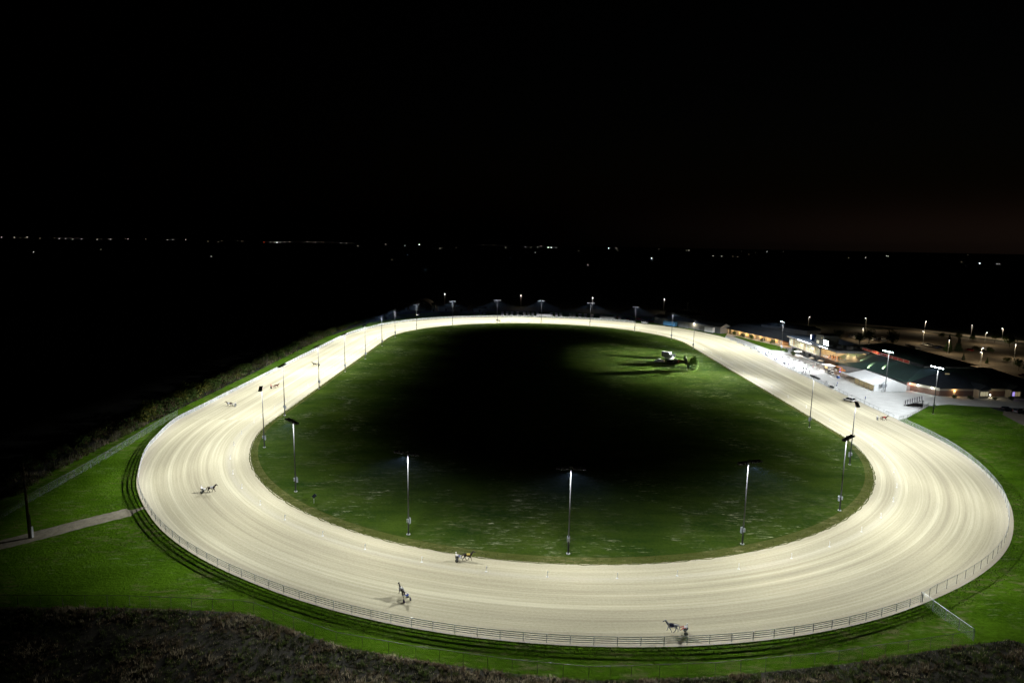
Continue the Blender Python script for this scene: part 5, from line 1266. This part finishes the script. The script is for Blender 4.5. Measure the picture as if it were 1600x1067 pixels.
# ------------------------------------------------------------------ infield equipment
car('pickup', 'white', 80.4, 343, R(170), 'white pickup with red tail lights at the left of the infield group', None, 'pickup', 'pickup_truck', tails=True)
st = car('pickup', 'white', 88.2, 353.5, R(-40), 'white starting gate truck carrying folded white wing gates on the infield', None, 'truck', 'starting_gate_truck')
b = MB(); b.box((-1.7, 0, 2.55), (4.6, 2.5, 2.7)); b.build('rear_booth', M['white'], st)
b = MB()
for s in (-1, 1):
    b.box((-.2, s * 1.45, 1.9), (6.4, .10, 1.5))
    for q in range(5): b.box((-3.0 + q * 1.4, s * 1.52, 1.9), (.10, .06, 1.6))
b.build('gate_wing', M['white'], st); MB().box((-4.02, 0, 2.4), (.05, 2.0, 1.6)).build('rear_window', M['glass'], st)
t = thing('equipment_trailer', (87.2, 341.2, 0), R(160), 'dark equipment trailer between the white trucks and the dark hedge', 'trailer'); MB().box((0, 0, 1.1), (6, 2.2, 1.0)).build('body', M['black'], t); b = MB(); b.box((-1.6, 0, 1.9), (1.6, 1.8, .9)); b.box((1.4, 0, 1.75), (1.0, 1.6, .5)); b.build('load', M['cabinet'], t)
for a in (-1.2, 1.2):
    for s in (-1, 1): w_ = link('wheel', whm, t); w_.location = (a, s * 1.05, .33)
MB().tube((3, 0, .6), (4.4, 0, .5), .06, n=6).build('drawbar', M['black'], t); MB().box((-3.02, .7, 1.2), (.05, .3, .2)).build('taillight', TAIL, t)
t = thing('tote_board', (92.8, 335.5, 0), R(75), 'dark tote board with pale panels seen edge-on behind the round bush', 'board'); b = MB(); b.tube((-3, 0, 0), (-3, 0, 4), .15, n=6); b.tube((3, 0, 0), (3, 0, 4), .15, n=6); b.build('posts', M['darkwood'], t); MB().box((0, 0, 2.6), (7.4, .5, 3.0)).build('board', M['black'], t); MB().box((0, -.27, 3.0), (6.6, .04, 1.2)).build('panel', M['cabinet'], t)
t = thing('post_sign', (89.4, 320.5, 0), R(75), 'brown sign board on a pale post just left of the round bush', 'sign'); MB().tube((0, 0, 0), (0, 0, 5.4), .09, n=6).build('post', M['galv'], t); MB().box((0, -.1, 4.6), (1.8, .1, 2.0)).build('board', mat('brown_sign', (.30, .12, .06), .7), t)
veg('round_bush', 'round', 92.3, 319.5, 1.22, 0, 'tall rounded dark bush at the near end of the infield group', 'bush', None, z=.1)
veg('conifer_tree', 'conifer0', 93.6, 341.0, .62, 0, 'narrow dark conifer standing behind the infield vehicles', 'tree', None, z=.1)
for i, (x, y, s) in enumerate([(91.2, 341.5, .9), (93.0, 339.0, 1.0), (93.4, 330.5, .9), (92.6, 326.5, 1.1)]): veg('shrub', 'shrub%d' % (i % 2), x, y, s, i, 'dark hedge shrub in the infield group, %s from the far end' % ordn(i), 'shrub', 'hedge shrubs in the infield group', z=.1)
t = thing('camera_post', (-46.6, 145.2, .05), R(40), 'small dark blue camera box on a short post at the left infield edge', 'camera post'); MB().tube((0, 0, 0), (0, 0, 1.5), .07, n=6).build('post', M['galv'], t); MB().box((.1, 0, 1.75), (.9, .5, .6), M=Matrix.Rotation(R(-30), 3, 'Y')).build('camera_box', M['glass'], t); MB().tube((.45, 0, 1.95), (.65, 0, 2.05), .12, n=8).build('lens', M['black'], t)
# ------------------------------------------------------------------ parking lot lamps and trees
def lot_lamp():
    t = empty('lot_lamp', (0, 0, 0)); MB().tube((0, 0, 0), (0, 0, 8.6), .11, .07, 8).build('pole', M['galv'], t); b = MB(); b.box((.45, 0, 8.62), (1.0, .07, .07)); b.build('arm', M['galv'], t)
    o = MB().box((.95, 0, 8.6), (.75, .34, .16)).build('lamp_head', M['cabinet'], t); MB().box((.95, 0, 8.46), (.6, .34, .16)).build('lamp_glass', emis('lot_lamp_glass', (1, .96, .88), 9), o)
    MB().tube((0, 0, 0), (0, 0, .6), .28, n=10).build('base', M['concrete'], t)
    l = bpy.data.lights.new('lot_lamp', 'SPOT'); l.energy = P_LOT; l.color = (1, .78, .48); l.spot_size = R(168); l.spot_blend = .25; l.shadow_soft_size = .2
    o = bpy.data.objects.new('lamp', l); COL.objects.link(o); o.parent = t; o.location = (.95, 0, 8.2); return t
ll = [(283.7, 510.4), (244.3, 442.3), (320.8, 494.6), (279.5, 431), (342.5, 474.0), (322.0, 431.8), (353.0, 457.3), (269.0, 390), (267.4, 360.2), (256, 344), (299.9, 377.2), (238.4, 512.2)]
ld = ['far left of the lot by the dark field', 'behind the press tower at the left of the lot', 'at the far edge of the lot, tallest looking', 'by the end of the parked car row', 'at the far bend of the access road', 'in front of the dark trees at the lot edge', 'at the far right beyond the lot', 'in front of the two dark conifers', 'just above the wing roof in the open lot', 'closest behind the wing roof with a short visible pole', 'at the right edge of the picture beyond the lot grass', 'far left behind the arcade building']
pl = lot_lamp()
for i, (x, y) in enumerate(ll):
    o = pl if i == 0 else copy_tree(pl); o.location = (x, y, 0); o.rotation_euler = (0, 0, R(190 + 40 * (i % 3))); tag(o, 'lamp post ' + ld[i], 'lamp post', 'lamp posts round the parking lot')
fl = [(-67.7, 636.7), (8.1, 637.8), (77.7, 622.1), (147.4, 622.2)]
M['farglass'] = emis('yard_lamp_glass', (1, .97, .9), 14)
for i, (x, y) in enumerate(fl):
    t = thing('yard_lamp', (x, y, 0), 0, 'single tall yard lamp in the dark beyond the far turn, %s from the left' % ordn(i), 'lamp post', 'yard lamps beyond the far turn')
    MB().tube((0, 0, 0), (0, 0, 12), .14, .09, 7).build('pole', M['galv'], t); MB().box((0, -.5, 12.0), (.5, 1.1, .2)).build('lamp_head', M['cabinet'], t); MB().box((0, -.6, 11.75), (.5, .7, .35)).build('lamp_glass', M['farglass'], t); lampo(t, (0, -.7, 11.3), P_LOT * .4, (1, .8, .55), .2)
t = thing('flag_pole', (145.6, 531, 0), 0, 'bare grey pole rising behind the long barn', 'pole'); MB().tube((0, 0, 0), (0, 0, 16.2), .18, .09, 8).build('pole', M['galv'], t); MB().ball((0, 0, 16.3), .18).build('finial', M['galv'], t)
tl = [('conifer_tree', 'conifer0', 274.7, 398.4, 1.35, 'big dark conifer in the lot, left of its pair'), ('conifer_tree', 'conifer1', 281.2, 398.6, 1.25, 'big dark conifer in the lot, right of its pair'), ('broad_tree', 'tree0', 271.7, 337.5, .85, 'bushy tree at the right edge, left of its neighbour'), ('conifer_tree', 'conifer1', 277.6, 339, 1.15, 'bushy conifer at the far right edge of the lot'),
      ('broad_tree', 'tree1', 318, 452, .8, 'small round tree beyond the far edge of the lot'), ('conifer_tree', 'conifer0', 331, 456, 1.1, 'pale pyramid tree beyond the lot'), ('broad_tree', 'tree0', 338, 444, 1.15, 'yellow-green tree beyond the lot road'), ('broad_tree', 'tree1', 333, 424, 1.2, 'dark tree beside the lamp at the lot bend'),
      ('broad_tree', 'tree0', 342, 414, 1.2, 'dark tree right of the lamp at the lot bend'), ('broad_tree', 'tree1', 356, 416, .9, 'thin tree by the access road at the far right'), ('conifer_tree', 'conifer1', 262.5, 367, .55, 'small young conifer behind the wing roof, left one'), ('conifer_tree', 'conifer0', 268.5, 356.5, .5, 'small young conifer behind the wing roof, right one'),
      ('broad_tree', 'tree0', 241, 428, 1.25, 'dark round tree looming over the hall roof, far one'), ('broad_tree', 'tree1', 249, 415, 1.4, 'dark round tree looming over the hall roof, near one'), ('broad_tree', 'tree0', 222, 432, 1.1, 'dark tree behind the press tower'), ('broad_tree', 'tree1', 231, 421, 1.05, 'dark tree behind the roof of the dining deck')]
for nm, k_, x, y, s, lb in tl: veg(nm, k_, x, y, s, x, lb, 'tree', 'trees round the parking lot', z=-.1)
for i, (x, y) in enumerate([(297, 405.5), (303, 400.5), (287, 366), (279, 334), (318, 470)]): veg('shrub', ('shrub2', 'shrub0', 'shrub1')[i % 3], x, y, 1.2, i, 'low shrub bed in the parking lot, %s going from the red suv' % ordn(i), 'shrub', 'shrub beds in the parking lot', z=-.1)
for i in range(5): veg('small_tree', 'shrub%d' % (i % 2), 160.2 + i * 2.9, 458 - i * 10.0, 1.0, i, 'small leafy tree in front of the lit arcade, %s from the far end' % ordn(i), 'tree', 'small trees by the lit arcade', z=0, sz=1.2)
for i, (x, y, s) in enumerate([(190, 268.2, .6), (196.5, 267.5, .7), (206, 266, .6), (213.5, 267, .7), (222, 268.8, .6)]): veg('shrub', 'shrub%d' % (i % 3), x, y, s, i, 'low shrub in the bed along the south wing, %s from the left' % ordn(i), 'shrub', 'shrubs along the south wing', z=0)
for i, (x, y, s) in enumerate([(166.5, 383.5, .9), (168.2, 378, .8), (166.2, 372.5, .7)]): veg('shrub', 'shrub%d' % (i % 2), x, y, s, i, 'dim shrub at the left corner of the grandstand, %s from the mast' % ordn(i), 'shrub', 'shrubs at the grandstand corner', z=0)
# ------------------------------------------------------------------ far yard and distant lights
t = thing('arched_hangar', (-84.5, 586, 0), R(0), 'tan arched hangar building behind the far left turn', 'hangar'); b = MB(); n = 14
for k in range(n):
    a0, a1 = PI * k / n, PI * (k + 1) / n; b.add([(-11.5 * math.cos(a0), 0, 9.6 * math.sin(a0)), (-11.5 * math.cos(a1), 0, 9.6 * math.sin(a1)), (-11.5 * math.cos(a1), 24, 9.6 * math.sin(a1)), (-11.5 * math.cos(a0), 24, 9.6 * math.sin(a0))], [(0, 1, 2, 3)])
b.build('shell', B['cream'], t); b = MB(); b.add([(-11.2 * math.cos(PI * k / n), .6, 9.4 * math.sin(PI * k / n)) for k in range(n + 1)], [tuple(range(n + 1))]); b.build('end_wall', M['black'], t); MB().box((0, .5, 2.2), (5, .1, 4.4)).build('door', M['darkwood'], t)
for i, (x, y, wd, dp, hh, lb) in enumerate([(-72, 581, 3.2, 3.2, 6.5, 'grey tower shed right of the arched hangar'), (-61, 588, 14, 8, 4.2, 'low grey shed right of the arched hangar tower'), (-47, 588, 11, 8, 4.5, 'low olive shed behind the far turn lamp mast'), (-30, 585, 12, 6, 3.4, 'long low dark shed left of the trailer row')]):
    t = thing('yard_shed', (x, y, 0), 0, lb, 'shed'); MB().box((0, 0, hh / 2), (wd, dp, hh)).build('wall', B['greywall'], t); q = MB()
    q.add([(-wd / 2 - .3, -dp / 2 - .3, hh), (wd / 2 + .3, -dp / 2 - .3, hh), (wd / 2 + .3, 0, hh + 1.5), (-wd / 2 - .3, 0, hh + 1.5), (wd / 2 + .3, dp / 2 + .3, hh), (-wd / 2 - .3, dp / 2 + .3, hh)], [(0, 1, 2, 3), (2, 4, 5, 3), (0, 3, 5), (1, 4, 2)]); q.build('roof', B['droof'], t); MB().box((0, -dp / 2 - .04, 1.2), (1.6, .08, 2.4)).build('door', M['black'], t)
for i, (x, y, c_) in enumerate([(-28, 566, 'silver'), (-25, 566.4, 'white'), (-104, 548, 'red'), (-34, 566, 'red')]):
    car(('suv', 'sedan')[i % 2], c_, x, y, R(95), '%s car parked behind the far turn near the arched hangar, %s along' % (('silver', 'white', 'dark red', 'red')[i], ordn(i)), 'cars behind the far left turn')
DL = [(-38.37, .17), (-37.66, .16), (-36.94, .12), (-36.22, .19), (-35.09, .2), (-34.71, .19), (-34.29, .23), (-33.74, .19), (-32.79, .22), (-31.94, .18), (-30.8, .13), (-29.63, .12), (-28.16, .16), (-27.79, .13), (-26.89, .12), (-25.3, .23), (-24.55, .24), (-21.11, .21), (-20.61, .2), (-20.3, .21), (-20.11, .22), (-19.86, .21), (-19.5, .18), (-19.11, .15), (-17.7, .12), (-17.06, .14), (-16.41, .13), (-14.96, .18), (-14.51, .17), (-13.56, .4), (-11.2, .22), (-9.56, .31), (-8.31, .2), (-6.5, .5), (-2.7, .12), (-1.77, .11), (-.72, .32), (-36.66, 1.17), (-32.6, .95), (-25.12, 1.42), (-10.67, 1.54), (1.04, .23), (1.55, .25), (2.12, .24), (2.42, .12), (3.05, .25), (3.33, .25), (3.76, .24), (1.93, .72), (6.59, 1.7), (8.35, .21), (8.99, .2), (12.07, .99), (14.95, .28), (15.16, .27), (17.15, .69), (17.85, .7), (18.74, .68), (19.13, .73), (21.39, .23), (27.41, .6), (28.58, .55), (29.97, .39), (30.1, .4), (34.75, .71), (35.82, .77), (36.82, .78), (36.96, .78)]
DLM = [emis('town_light_white', (1, .93, .8), 1.7), emis('town_light_dim', (1, .85, .6), .42), emis('town_light_bright', (.95, 1, .98), 9.0), emis('town_light_red', (1, .12, .06), 1.5)]
b = MB(); r_ = random.Random(4)
def dlight(az, dep, mi, k=1.0):
    d = (H - 12) / math.tan(R(max(dep, .1))); d = min(d, 26000); x, y = d * math.sin(R(az)), d * math.cos(R(az)); s = d * .0006 * k
    b.add([(x - s, y, 12), (x + s, y, 12), (x, y, 12 + s), (x, y, 12 - s), (x, y - s, 12), (x, y + s, 12)], [(0, 4, 2), (4, 1, 2), (1, 5, 2), (5, 0, 2), (4, 0, 3), (1, 4, 3), (5, 1, 3), (0, 5, 3)], mi)
for i, (az, dep) in enumerate(DL):
    big = az in (8.35, 12.07, 35.82, -8.31, -20.11, 3.05, 3.33); dlight(az, dep, 2 if big else (3 if az in (-21.11,) else r_.choice([0, 0, 1])), 1.1 if big else .85)
for _ in range(26): dlight(r_.uniform(-39, -14), r_.uniform(.1, .2), 1, .55)
for _ in range(14): dlight(r_.uniform(-8, 39), r_.uniform(.15, .5), 1, .5)
tag(b.build('distant_town_lights', DLM, fix=False), 'scattered tiny lights of distant farms and towns along the horizon', 'lights', kind='stuff')
b = MB(); b.box((0, 2500, 40), (6000, 9000, 140))
hz = b.build('haze', newmat('haze_air')[0]); m = hz.data.materials[0]; n = m.node_tree; n.nodes.remove(n.nodes['Principled BSDF'])
pv = n.nodes.new('ShaderNodeVolumePrincipled'); pv.inputs['Color'].default_value = (.42, .64, 1, 1); pv.inputs['Density'].default_value = .000048
n.links.new(pv.outputs[0], n.nodes['Material Output'].inputs['Volume']); tag(hz, kind='stuff')
